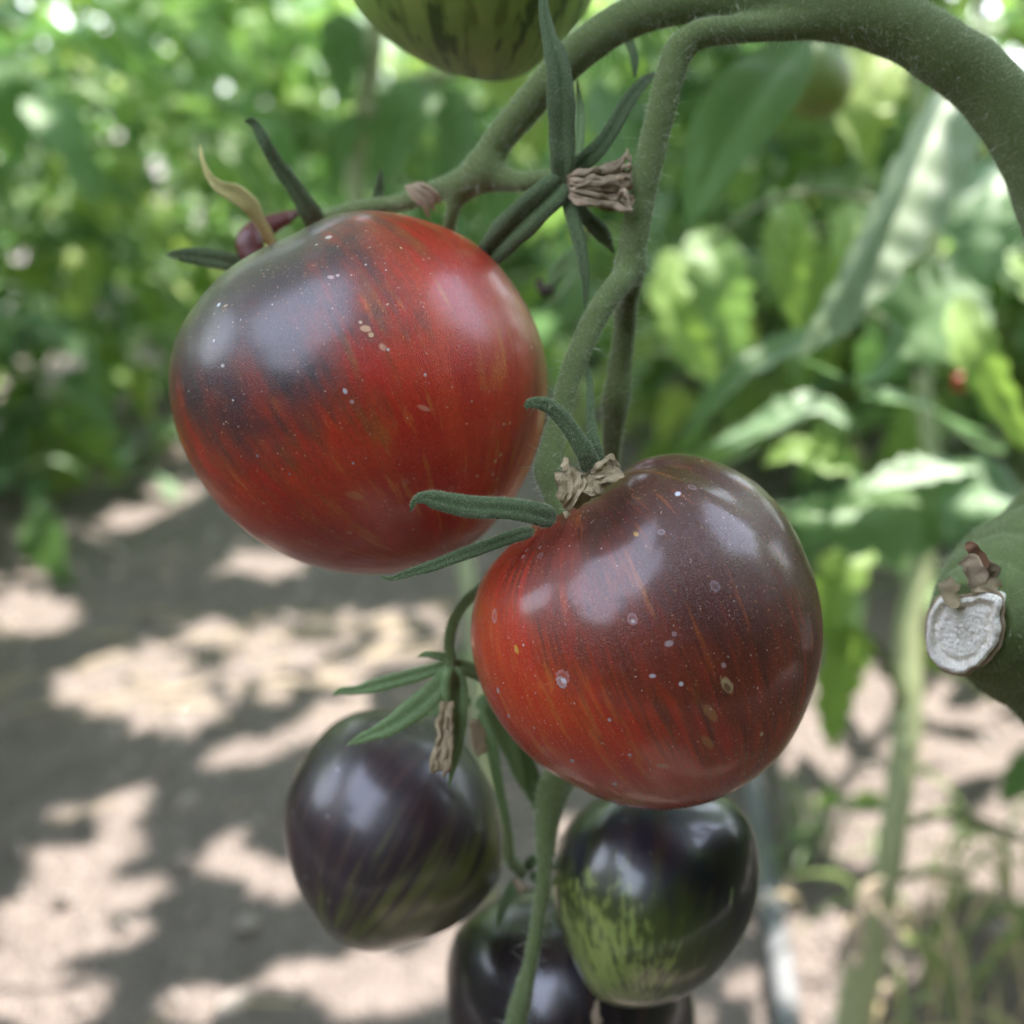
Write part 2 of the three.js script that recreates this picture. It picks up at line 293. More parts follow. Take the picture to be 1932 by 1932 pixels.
const qy = (r, tilt = 6.28) => new THREE.Quaternion().setFromEuler(new THREE.Euler((r() - 0.5) * tilt, r() * 6.28, (r() - 0.5) * tilt));
{
  const clod = new THREE.IcosahedronGeometry(1, 1); crumple(clod, 0.45, 1.1, 3);
  scatter('soil_clods', 'small crumbs and clods of dry soil strewn over the path', clod, std([0.36, 0.31, 0.28], { roughness: 0.95 }), 7000, 11, (r) => { const x = -1.8 + 3.4 * r(), z = -0.35 - 3.2 * Math.pow(r(), 1.4), s = 0.0015 + 0.008 * Math.pow(r(), 5); return { p: V(x, groundY(x, z) + s * 0.2, z), q: qy(r), s: V(s * (1 + r()), s * 0.7, s) }; });
  const st = sweep([V(-0.5, 0, 0), V(0, 0.03, 0.04), V(0.5, 0, 0)], [0.03, 0.04, 0.02], { seg: 6, rad: 5, hint: V(0, 1, 0), thick: 0.4 });
  const lit = ground(420, 1240);
  scatter('straw', 'dry yellow straw stalks scattered on the soil', st, M.straw, 420, 12, (r, i) => { const near = i < 200, x = near ? lit.x + (r() - 0.5) * 0.55 : -1.4 + 2.6 * r(), z = near ? lit.z + (r() - 0.5) * 0.28 : -0.45 - 2.4 * Math.pow(r(), 1.5), s = 0.02 + 0.09 * r() * r(); return { p: V(x, groundY(x, z) + 0.003, z), q: new THREE.Quaternion().setFromEuler(new THREE.Euler((r() - 0.5) * 0.2, (near ? 0.35 + (r() - 0.5) * 0.9 : r() * 6.28), (r() - 0.5) * 0.15)), s: V(s, Math.min(s, 0.07), Math.min(s, 0.07)) }; });
}

const L0 = ground(20, 975), L1 = ground(330, 815), rowDir = L1.clone().sub(L0).setY(0).normalize(), rowSide = V(-rowDir.z, 0, rowDir.x); // rowSide points right, away from the path's left edge
if (rowSide.x < 0) rowSide.negate();
const rowSideOf = () => rowSide;
const suns = [[60, 1150, 75, 50], [20, 1075, 40, 25], [250, 1290, 160, 60], [440, 1240, 190, 95], [600, 1220, 170, 80], [720, 1200, 120, 65], [780, 1190, 60, 50], [330, 1340, 70, 40], [480, 1410, 55, 16], [230, 1515, 35, 28], [225, 1590, 35, 30], [235, 1680, 40, 26], [120, 1640, 55, 50], [70, 1730, 80, 55], [20, 1830, 60, 40], [435, 1620, 35, 28], [525, 1655, 50, 30], [215, 1770, 55, 16], [80, 1905, 120, 50], [560, 1830, 50, 26], [700, 1850, 110, 70], [370, 1905, 70, 40], [240, 985, 32, 14], [330, 930, 40, 14], [700, 1340, 90, 40], [600, 1375, 40, 25], [510, 1060, 60, 20], [1560, 1330, 110, 50], [1620, 1490, 60, 40], [1560, 1780, 90, 90], [1800, 1480, 100, 60], [1850, 1660, 100, 50], [1500, 1420, 50, 40], [1830, 1340, 80, 40], [1500, 1900, 60, 50], [900, 1830, 60, 60]];
const litPts = []; for (const [u, v, a, b] of suns) for (let i = -2; i <= 2; i++) for (let j = -2; j <= 2; j++) if (i * i + j * j <= 5) litPts.push(ground(u + a * i / 2.5, v + b * j / 2.8));
const litRight = [...suns.filter(([u, v]) => u > 1450).map(([u, v]) => ground(u, v)), P(1712, 1350, 0.63), P(1712, 1200, 0.65), P(1690, 1500, 0.62), P(1655, 1690, 0.6), P(1890, 770, 0.45), P(1720, 320, 0.42), P(1640, 460, 0.41), P(1700, 905, 0.51)];
litPts.push(...litRight.slice(-8));
{ const r0 = mul32(909); for (let k = 0; k < 20; k++) litPts.push(ground(900 * r0(), 930 + 980 * r0())); }
{ // row points kept clear of canopy leaves so the sun reaches them
  const r = mul32(404), n = rowSideOf(); for (let k = 0; k < 220; k++) { const dir = P(10 + 640 * r(), 20 + 800 * r(), 1).sub(CAM), t = L0.clone().sub(CAM).dot(n) / dir.dot(n); litPts.push(CAM.clone().addScaledVector(dir, t * (0.95 + 0.15 * r()))); }
  for (let k = 0; k < 130; k++) litPts.push(P(1230 + 680 * r(), 80 + 1000 * r(), 0.5 + 0.9 * r()));
}
const shadesRight = (p, dir, l) => { for (const f of [0.35, 0.8]) { const c = p.clone().addScaledVector(dir, l * f); for (const q of litRight) { const w = c.clone().sub(q), t = w.dot(SUN); if (t > 0 && w.lengthSq() - t * t < 0.08 * 0.08) return true; } } return false; };
// ------------------------------------------------------------------ plants of the rows
const leafGeos = [1, 2, 3, 4, 5, 6].map((s) => compound(s * 7 + 1, 0.30, 3, 12, 4));
let leafN = 0; const ORD = ['first', 'second', 'third', 'fourth', 'fifth', 'sixth', 'seventh', 'eighth', 'ninth'];
function plant(base, { h = 1.6, leaves = 40, seed = 1, label, group, mats = M.leafs, y0 = 0.12, lean = V(), keep = null, scale = 1, trunk = M.trunk, stemPts = null }) {
  const r = mul32(seed), g = thing('tomato_plant', base, label, 'tomato plant', group);
  const pts = stemPts ?? [0, 0.25, 0.5, 0.75, 1].map((t, i) => V(base.x + lean.x * t + (i ? (r() - 0.5) * 0.09 : 0), base.y + h * t - 0.01, base.z + lean.z * t + (i ? (r() - 0.5) * 0.09 : 0)));
  part(g, 'stem', sweep(pts, [0.019, 0.018, 0.016, 0.012, 0.006].slice(0, pts.length), { seg: 40, rad: 8, hint: V(1, 0, 0.3), wob: 0.2, seed }), trunk);
  const c = new THREE.CatmullRomCurve3(pts, false, 'centripetal');
  for (let i = 0; i < leaves; i++) {
    const t = y0 / h + (1 - y0 / h) * (i + r()) / leaves, p = c.getPoint(t), a = i * 2.4 + r() * 1.1, pitch = 0.35 - 0.9 * r(), s = scale * (0.65 + 0.6 * r()) * (t > 0.9 ? 0.7 : 1);
    const q = new THREE.Quaternion().setFromEuler(new THREE.Euler((r() - 0.5) * 0.7, a, pitch, 'YZX'));
    if (keep && !keep(p, V(1, 0, 0).applyQuaternion(q), 0.32 * s)) continue;
    const m = shadows(new THREE.Mesh(leafGeos[leafN++ % leafGeos.length], mats[Math.floor(r() * mats.length)])); m.name = 'leaf'; m.position.copy(p).sub(g.position); m.quaternion.copy(q); m.scale.setScalar(s); g.add(m);
  }
  return g;
}
const onRow = (along, across) => { const p = L0.clone().addScaledVector(rowDir, along).addScaledVector(rowSide, across); p.y = groundY(p.x, p.z); return p; };
for (let i = 0; i < 9; i++) plant(onRow(-0.75 + i * 0.42, -0.12 + 0.05 * Math.sin(i * 5)), { h: 1.15, leaves: 70, seed: 100 + i, y0: 0.08, scale: 1.1, label: `blurred leafy tomato plant of the left row, ${ORD[i]} from the near end`, group: 'tomato plants of the left row' });
for (let i = 0; i < 8; i++) plant(onRow(-0.9 + i * 0.55, -0.95 + 0.08 * Math.sin(i * 3)), { h: 1.75, leaves: 84, seed: 130 + i, scale: 1.15, label: 'distant tomato plant in the second row, behind the left row', group: 'tomato plants of the second row' });
for (let i = 0; i < 10; i++) plant(onRow(1.6 + (i % 5) * 0.5, 0.25 + Math.floor(i / 5) * 0.45 + 0.1 * Math.sin(i * 4)), { h: 1.05, leaves: 48, seed: 160 + i, keep: (p, dir, l) => !shadesRight(p, dir, l), scale: 1.15, label: 'blurred tomato plant closing the view behind the hanging truss', group: 'tomato plants at the far end' });
const clear = (p, dir, l) => { for (const f of [0, 0.5, 1]) { const [u, v, d] = project(p.clone().addScaledVector(dir, l * f)); if (d > 0 && d < 0.42 && u > -250 && u < S + 250 && v > -300 && v < S + 250) return false; } return true; };
const clearLow = (p, dir, l) => { if (!clear(p, dir, l) || shadesRight(p, dir, l)) return false; for (const f of [0.3, 0.7, 1]) { const [u, v, d] = project(p.clone().addScaledVector(dir, l * f)); if (d > 0 && v > 1180 && v < 2000 && u < 2100 && u > -100) return false; } return true; };
[[0.62, -1.25], [0.42, -1.65], [0.85, -1.75], [0.55, -2.15], [0.9, -0.85]].forEach(([x, z], i) => plant(V(x, groundY(x, z), z), { h: 1.1, leaves: 34, seed: 190 + i, y0: 0.2, keep: clearLow, mats: M.leafs, label: `out of focus tomato plant of the right row, ${['straight beyond the bent stem', 'left of the bent stem', 'farthest to the right', 'farthest back', 'nearest the right edge'][i]}`, group: 'tomato plants of the right row' }));

[[0.35, -2.0], [0.75, -2.2], [1.15, -2.1], [0.12, -2.6], [0.55, -2.75], [1.0, -2.85], [1.5, -2.5], [0.6, -1.5], [1.05, -1.5]].forEach(([x, z], i) => plant(V(x, groundY(x, z), z), { h: 1.1, leaves: 66, seed: 230 + i, y0: 0.03, scale: 1.1, mats: M.leafs, keep: (p, dir, l) => !shadesRight(p, dir, l), label: 'blurred tomato plant closing the view behind the hanging truss', group: 'tomato plants at the far end' }));
// the neighbour plant at the right with the pale bent stem and its leaves
const nb = ground(1600, 1965); nb.y = groundY(nb.x, nb.z);
{
  const gd = -nb.clone().sub(CAM).dot(CZ), st = [[1600, 1965, gd], [1625, 1850, 0.66], [1648, 1745, 0.64], [1672, 1650, 0.63], [1695, 1500, 0.63], [1712, 1350, 0.64], [1714, 1180, 0.66], [1742, 1050, 0.68], [1760, 900, 0.72], [1740, 700, 0.76], [1760, 400, 0.8], [1720, 100, 0.84], [1740, -300, 0.9]];
  const g = thing('tomato_plant', nb, 'tomato plant at lower right with pale bent stem and a withered leaf hanging from it', 'tomato plant');
  part(g, 'stem', limb(st.map(([u, v, d], i) => [u, v, d, [66, 74, 62, 56, 52, 52, 48, 44, 36, 30, 26, 22, 12][i]]), { seg: 90, rad: 12, wob: 0.18, seed: 4 }), M.paleTrunk);
  const dl = (l, s) => part(g, 'withered_leaf', crumple(limb(l, { thick: 0.35, seg: 24, rad: 10, wob: 0.5, seed: s, hint: V(0.4, 0.3, 1) }), 0.006, 60, s), M.dryLeaf, 'dry tan leaf hanging limp');
  dl([[1668, 1668, 0.6, 16], [1640, 1680, 0.59, 30], [1618, 1740, 0.585, 30], [1604, 1810, 0.58, 22], [1600, 1840, 0.58, 8]], 3);
  dl([[1662, 1672, 0.6, 16], [1662, 1730, 0.59, 22], [1690, 1770, 0.585, 30], [1712, 1830, 0.58, 20]], 8);
  const pet = (l) => part(g, 'petiole', limb(l, { seg: 30, rad: 8 }), M.trunk);
  pet([[1742, 1050, 0.68, 26], [1690, 960, 0.6, 18], [1640, 900, 0.55, 14], [1600, 800, 0.5, 12]]);
  pet([[1740, 700, 0.76, 22], [1700, 660, 0.6, 16], [1660, 600, 0.5, 14], [1600, 580, 0.46, 12]]);
  pet([[1760, 400, 0.8, 20], [1660, 385, 0.55, 16], [1540, 360, 0.49, 15], [1420, 395, 0.46, 14], [1330, 470, 0.44, 10]]);
  pet([[1712, 1350, 0.64, 20], [1660, 1230, 0.62, 16], [1600, 1180, 0.6, 12]]);
  pet([[1700, 1560, 0.63, 16], [1770, 1535, 0.64, 22], [1860, 1555, 0.68, 18], [1960, 1590, 0.72, 12]]);
  pet([[1690, 1660, 0.63, 14], [1760, 1640, 0.62, 20], [1830, 1660, 0.64, 12]]);
  let hs = 40;
  const hero = (l, w, mat, o = {}, label) => part(g, 'leaf', blade(l.map(([u, v, d]) => P(u, v, d)), w * px(l[1][2]), { nt: 56, ns: 16, seed: hs++, teeth: 6, tooth: 0.3, quilt: 0.022, hint: o.h ? V().addScaledVector(CX, o.h[0]).addScaledVector(CY, o.h[1]).addScaledVector(CZ, o.h[2]) : CZ, ...o }), mat, label);
  hero([[1510, 70, 0.36], [1430, 180, 0.34], [1350, 300, 0.335], [1300, 440, 0.34]], 160, M.leafs[1], { h: [-0.3, 0.2, 1], fold: 0.3, tooth: 0.05 }, 'broad dark green leaf hanging just right of the thin stem');
  hero([[1800, 120, 0.47], [1745, 280, 0.43], [1660, 430, 0.41], [1580, 570, 0.4], [1508, 672, 0.4]], 150, M.underLeaf, { h: [0.6, 0.5, 0.9], fold: 0.6, quilt: 0.06, teeth: 9, tooth: 0.22, curl: 0.5 }, 'long pale folded leaf with ribbed surface');
  hero([[1660, 580, 0.42], [1690, 640, 0.42], [1640, 720, 0.41], [1505, 675, 0.4]], 40, M.leafs[3], { h: [0, 1, 0.4], fold: 0.3 });
  hero([[1840, 950, 0.6], [1720, 960, 0.52], [1600, 980, 0.5], [1450, 960, 0.5]], 190, M.leafs[1], { h: [0.1, 0.35, 1], fold: -0.25 }, 'dark green leaf with a bright edge above the bent stem');
  hero([[1805, 560, 0.5], [1840, 660, 0.46], [1890, 760, 0.45], [1960, 870, 0.44]], 95, M.leafs[2], { h: [-0.5, -0.1, 0.9], fold: 0.2 }, 'bright yellow-green backlit leaf at the right edge');
  hero([[1860, 560, 0.62], [1780, 590, 0.58], [1690, 640, 0.56], [1620, 740, 0.56]], 200, M.leafs[1], { h: [0.1, 0.2, 1], fold: 0.2 });
  hero([[1880, 850, 0.6], [1800, 800, 0.56], [1720, 760, 0.55], [1630, 745, 0.54]], 130, M.leafs[3], { h: [0, 1, 0.45], fold: 0.15 }, 'bluish leaf with a white sheen at the right');
  hero([[1830, 880, 0.56], [1760, 890, 0.52], [1690, 905, 0.51], [1620, 930, 0.5]], 100, M.underLeaf, { h: [0, 0.9, 0.6], fold: 0.3, tooth: 0.4 });
  hero([[1960, 980, 0.6], [1880, 930, 0.54], [1820, 960, 0.52], [1790, 1040, 0.52]], 170, M.leafs[3], { h: [0.2, 0.6, 0.8] });
  hero([[1475, 365, 0.52], [1482, 450, 0.5], [1490, 530, 0.5], [1505, 625, 0.5]], 120, M.leafs[2], { h: [0.2, -0.1, 1] });
  hero([[1600, 620, 0.5], [1470, 665, 0.47], [1370, 730, 0.45], [1292, 825, 0.44]], 75, M.leafs[1], { h: [0.1, 0.8, 0.5], fold: 0.4 });
  hero([[1600, 800, 0.52], [1530, 770, 0.52], [1450, 800, 0.52], [1330, 850, 0.52]], 110, M.leafs[3], { h: [0.1, 0.9, 0.5], fold: 0.2 });
  hero([[1640, 880, 0.55], [1560, 870, 0.55], [1500, 850, 0.55], [1440, 880, 0.55]], 90, M.leafs[2], { h: [-0.2, 0.6, 0.7] });
  hero([[1620, 1180, 0.6], [1590, 1240, 0.6], [1570, 1330, 0.6], [1570, 1420, 0.6]], 110, M.leafs[2], { h: [0.2, 0.1, 1] });
  hero([[1640, 1010, 0.62], [1590, 1080, 0.6], [1560, 1160, 0.6], [1590, 1240, 0.6]], 100, M.leafs[2], { h: [-0.3, 0.2, 1] });
  hero([[1700, 1240, 0.7], [1780, 1230, 0.66], [1840, 1260, 0.66], [1880, 1330, 0.66]], 90, M.leafs[4], { h: [0, 0.4, 1] });
  hero([[1990, 1440, 0.7], [1940, 1450, 0.66], [1910, 1480, 0.65], [1890, 1520, 0.65]], 90, M.leafs[1], { h: [0.2, 0.3, 1] });
  hero([[1330, 430, 0.6], [1350, 520, 0.58], [1370, 600, 0.58], [1400, 700, 0.58]], 130, M.leafs[0], { h: [-0.2, 0.1, 1] });
  hero([[1280, 480, 0.66], [1270, 560, 0.64], [1300, 650, 0.64], [1350, 730, 0.64]], 120, M.leafs[2], { h: [0.3, 0.1, 1] });
  hero([[1900, 300, 0.7], [1860, 400, 0.66], [1840, 500, 0.65], [1800, 600, 0.65]], 150, M.leafs[3], { h: [-0.3, 0.2, 1] });
  hero([[1700, 60, 0.7], [1640, 140, 0.66], [1620, 230, 0.65], [1640, 330, 0.66]], 150, M.leafs[4], { h: [0.3, 0.1, 1] });
  hero([[1640, 380, 0.7], [1600, 450, 0.66], [1590, 520, 0.65], [1570, 600, 0.66]], 110, M.leafs[2], { h: [0.3, 0.1, 1] });
  for (const [u, v, d, a, i] of [[1480, 300, 0.95, 2.2, 0], [1650, 250, 1.0, -1, 1], [1800, 500, 0.95, 0.6, 2], [1550, 500, 1.0, 2.8, 3], [1400, 620, 1.0, 1.5, 4], [1850, 1050, 0.9, 3.4, 5], [1480, 1080, 1.0, 3, 1], [1880, 650, 1, -0.5, 3]]) {
    const m = shadows(new THREE.Mesh(leafGeos[i], M.leafs[i % 5])); m.name = 'leaf'; m.position.copy(P(u, v, d)).sub(g.position); m.rotation.set(0.3, a, 0.1, 'YZX'); m.scale.setScalar(0.8); g.add(m);
  }
}
{ // the plant just behind the truss, between the two red tomatoes and the top
  const b = ground(760, 1000); const base = P(930, 1700, 0.62); base.y = groundY(base.x, base.z);
  const g = thing('tomato_plant', base, 'tomato plant with a pale forking stem behind the green striped tomato', 'tomato plant');
  const top = P(710, 40, 0.62), mid = P(668, 330, 0.66);
  part(g, 'stem', sweep([base.clone(), P(905, 1400, 0.57), P(888, 1130, 0.57), P(800, 720, 0.62), mid, P(690, 200, 0.64), top, P(720, -300, 0.7)], [0.012, 0.009, 0.009, 0.011, 0.0125, 0.0125, 0.011, 0.008], { seg: 80, rad: 10, wob: 0.15 }), M.paleTrunk);
  part(g, 'petiole', limb([[690, 215, 0.64, 34], [740, 180, 0.63, 28], [800, 150, 0.62, 24], [900, 130, 0.62, 14]], { seg: 24, rad: 8 }), M.paleTrunk);
  let hs = 80;
  const hero = (l, w, mat, h, label) => part(g, 'leaf', blade(l.map(([u, v, d]) => P(u, v, d)), w * px(l[1][2]), { nt: 44, ns: 12, seed: hs++, teeth: 5, tooth: 0.28, quilt: 0.025, hint: V().addScaledVector(CX, h[0]).addScaledVector(CY, h[1]).addScaledVector(CZ, h[2]), fold: 0.25 }), mat, label);
  hero([[800, 150, 0.62], [770, 200, 0.6], [735, 280, 0.6], [720, 390, 0.6]], 120, M.leafs[1], [0.2, 0.2, 1]);
  hero([[690, 220, 0.64], [660, 240, 0.63], [640, 300, 0.62], [635, 380, 0.62]], 60, M.leafs[1], [0.2, 0.2, 1]);
  hero([[820, 150, 0.63], [850, 210, 0.64], [860, 280, 0.64], [830, 350, 0.64]], 110, M.leafs[3], [0.1, 0.2, 1]);
  hero([[700, 60, 0.64], [660, 70, 0.62], [640, 130, 0.62], [650, 200, 0.62]], 110, M.leafs[1], [0.3, 0.3, 1]);
  hero([[900, 130, 0.62], [960, 170, 0.62], [1000, 230, 0.62], [1010, 300, 0.62]], 90, M.leafs[4], [0.1, 0.2, 1]);
  hero([[900, 250, 0.66], [930, 330, 0.66], [940, 420, 0.66], [920, 480, 0.66]], 100, M.leafs[1], [0.1, 0.2, 1]);
  hero([[1120, 150, 0.6], [1140, 220, 0.6], [1150, 300, 0.6], [1130, 360, 0.6]], 90, M.leafs[3], [0.4, 0.2, 1]);
  hero([[560, 420, 0.8], [600, 380, 0.8], [640, 420, 0.8], [650, 500, 0.8]], 100, M.leafs[1], [0.1, 0.2, 1]);
}

// ------------------------------------------------------------------ things on the ground
{
  const a = ground(1385, 1360), b = ground(1420, 1520), c = ground(1445, 1680), d = ground(1470, 1840), e = ground(1500, 2080); for (const p of [a, b, c, d, e]) p.y = groundY(p.x, p.z) + 0.012;
  const g = thing('hose', a, 'pale bluish-white irrigation hose lying on the soil behind the green striped tomato', 'hose');
  part(g, 'pipe', sweep([a, b, c, d, e], [0.017, 0.017, 0.017, 0.017, 0.017], { seg: 60, rad: 14, hint: V(0, 1, 0) }), M.hose);
  const p = [[-30, 955], [60, 915], [150, 890], [240, 868], [340, 830], [460, 800]].map(([u, v]) => { const q = ground(u, v); q.y = groundY(q.x, q.z) + 0.014; return q; });
  const k = thing('hose', p[0], 'thin black drip hose along the foot of the left row', 'hose'); part(k, 'pipe', sweep(p, p.map(() => 0.016), { seg: 60, rad: 10, hint: V(0, 1, 0) }), M.blackHose);
  [[170, 870, 0.02, 'pale round stone beside the drip hose, leftmost of three'], [265, 850, 0.026, 'pale flat stone beside the drip hose, middle of three'], [300, 815, 0.03, 'light grey stone beside the drip hose, farthest of three']].forEach(([u, v, s, label], i) => { const q = ground(u, v), gg = crumple(new THREE.IcosahedronGeometry(1, 3), 0.4, 1.2, i * 3 + 1); gg.scale(s * 1.4, s * 0.7, s); gg.rotateY(i); const m = shadows(new THREE.Mesh(gg, M.stone)); m.name = numbered('stone'); m.position.set(q.x, s * 0.35, q.z); scene.add(m); tag(m, label, 'stone'); });
  const tuft = (u, v, n, h, mat, label, seed, spread) => { const q = ground(u, v), r = mul32(seed), gs = []; q.y = groundY(q.x, q.z); for (let i = 0; i < n; i++) { const a = r() * 6.28, b = q.clone().add(V((r() - 0.5) * spread, 0, (r() - 0.5) * spread)), l = h * (0.5 + r()), o = V(Math.cos(a), 0, Math.sin(a)); gs.push(sweep([b, b.clone().addScaledVector(o, l * 0.3).add(V(0, l * 0.7, 0)), b.clone().addScaledVector(o, l * 0.9).add(V(0, l * (0.5 + 0.5 * r()), 0))], [0.003, 0.004, 0.0007], { seg: 7, rad: 4, thick: 0.25, hint: V(0, 1, 0.2) })); }
    const t = thing('grass_tuft', q, label, 'grass'); const m = part(t, 'blades', mergeGeometries(gs), mat); m.userData.kind = 'stuff'; };
  tuft(1850, 1870, 40, 0.08, M.leafs[4], 'tuft of light green grass at the lower right corner', 5, 0.16); tuft(1890, 1730, 26, 0.07, M.leafs[2], 'grass tuft by the right edge above the corner tuft', 6, 0.14); tuft(1760, 1910, 26, 0.06, M.straw, 'dry straw-coloured grass tuft beside the bent stem', 7, 0.14); tuft(1500, 1640, 24, 0.05, M.leafs[0], 'small sparse weed tuft right of the hose', 9, 0.06);
  const q = ground(1560, 1640); q.y = groundY(q.x, q.z); const w = thing('seedling', q, 'small bright green seedling on the soil left of the bent stem', 'seedling');
  part(w, 'stem', sweep([q, q.clone().add(V(0.005, 0.03, 0)), q.clone().add(V(0.012, 0.06, 0))], [0.003, 0.003, 0.002], { seg: 8, rad: 6 }), M.trunk);
  for (const s of [-1, 1]) part(w, 'leaf', blade([q.clone().add(V(0.012, 0.058, 0)), q.clone().add(V(0.012 + s * 0.014, 0.066, 0.004)), q.clone().add(V(0.012 + s * 0.03, 0.06, 0.006))], 0.022, { nt: 10, ns: 4, tooth: 0, seed: s + 3 }), M.leafs[2]);
}

// ------------------------------------------------------------------ unseen canopy overhead, leaves placed to shade the path and the truss
{
  const r = mul32(77), base = P(2020, 1900, 0.24); base.y = 0;
  const lf = [1, 2, 3].map((s) => { const g = blade([V(-0.5, 0, 0), V(0, 0.05, 0), V(0.5, -0.12, 0)], 0.62, { nt: 14, ns: 6, seed: s, tooth: 0.2, fold: 0.2 }); return g; });
  const g = thing('tomato_plant', V(0.45, 0, -0.35), 'tomato plants whose leafy tops overhang and shade the path', 'tomato plant');
  part(g, 'stem', sweep([V(0.45, 0, -0.35), V(0.42, 0.6, -0.4), V(0.38, 1.2, -0.5), V(0.25, 1.6, -0.6)], [0.02, 0.018, 0.014, 0.006], { seg: 30, rad: 8, hint: V(1, 0, 0) }), M.trunk);
  const sets = lf.map(() => []), sd = SUN;
  const blocked = (p, rad) => { for (const q of litPts) { const w = p.clone().sub(q), t = w.dot(sd); if (w.lengthSq() - t * t < rad * rad) return true; } return false; };
  let made = 0;
  const gaps = [[V(-0.37, 0.866, 0.30), 25], [V(-0.49, 0.62, 0.6), 15], [V(0.70, 0.70, -0.14), 21], [V(0.82, 0.30, -0.5), 10], [V(-0.9, 0.42, -0.1), 17]].map(([g, a]) => [g.normalize(), Math.cos(a * Math.PI / 180)]), mid = P(960, 1050, 0.18);  // openings kept among the added leaves for sky highlights on the fruit
  const tryLeaf = (target, t0, t1, size, check) => {
    const p = target.clone().addScaledVector(sd, t0 + (t1 - t0) * r()); const [u, v, d] = project(p); const m = size * 0.6 / px(Math.max(0.05, d));
    if (d > 0 && u > -m && u < S + m && v > -m && v < S + m) return;
    if (check && blocked(p, size * 0.46)) return;
    const gd = p.clone().sub(mid).normalize(); if (gaps.some(([g, c]) => gd.dot(g) > c)) return;
    const n = sd.clone().multiplyScalar(0.8).add(V(r() - 0.5, r() - 0.1, r() - 0.5)).normalize(), q = new THREE.Quaternion().setFromUnitVectors(V(0, 1, 0), n).multiply(new THREE.Quaternion().setFromAxisAngle(V(0, 1, 0), r() * 6.28));
    sets[made++ % 3].push(new THREE.Matrix4().compose(p, q, V(size, size, size)));
  };
  for (let i = 0; i < 5200; i++) { const u = -300 + 1850 * r(), v = 830 + 1400 * r(), q = ground(u, v); tryLeaf(q, 0.85, 1.8, 0.05 + 0.05 * r(), true); }
  for (let i = 0; i < 7000; i++) { const q = ground(-200 + 1700 * r(), 850 + 1250 * r()); tryLeaf(q, 0.75, 1.5, 0.028 + 0.025 * r(), true); }
  for (let i = 0; i < 3600; i++) { const q = V(-1.6 + 3 * r(), 0, -0.55 + 1.7 * r()); tryLeaf(q, 0.8, 1.7, 0.07 + 0.06 * r(), true); }  // unseen leaves added to shade the ground below and behind the camera
  for (let i = 0; i < 260; i++) tryLeaf(P(250 + 1700 * r(), -100 + 2050 * r(), 0.15 + 0.1 * r()), 0.22, 0.75, 0.06 + 0.04 * r(), true);
  // unseen leaves added around the camera to darken reflections, gaps left for sky highlights
  for (let i = 0, n = 0; n < 6800 && i < 90000; i++) {
    const d = V(r() * 2 - 1, r() * 2 - 1, r() * 2 - 1); if (d.lengthSq() > 1) continue; d.normalize();
    if (d.y < -0.25 || (d.z < -0.3 && d.y > 0.1) || gaps.some(([g, c]) => d.dot(g) > c)) continue;
    const p = mid.clone().addScaledVector(d, 0.55 + 1.0 * r()), size = 0.09 + 0.07 * r(), [u, v, z] = project(p), m = size * 0.7 / px(Math.max(0.05, z));
    if (p.y < 0.04 || p.distanceTo(CAM) < 0.3 || (z > -0.05 && u > -m && u < S + m && v > -m && v < S + m) || blocked(p, size * 0.36)) continue;
    n++; const nn = d.clone().multiplyScalar(0.6).add(V(r() - 0.5, r() - 0.2, r() - 0.5)).normalize();
    sets[n % 3].push(new THREE.Matrix4().compose(p, new THREE.Quaternion().setFromUnitVectors(V(0, 1, 0), nn).multiply(new THREE.Quaternion().setFromAxisAngle(V(0, 1, 0), r() * 6.28)), V(size, size, size)));
  }
  sets.forEach((l, i) => { const im = new THREE.InstancedMesh(lf[i], M.leafs[i], l.length); l.forEach((x, k) => im.setMatrixAt(k, x.premultiply(new THREE.Matrix4().makeTranslation(-g.position.x, -g.position.y, -g.position.z)))); im.name = 'shade_foliage'; im.userData.kind = 'stuff'; shadows(im); g.add(im); });
}

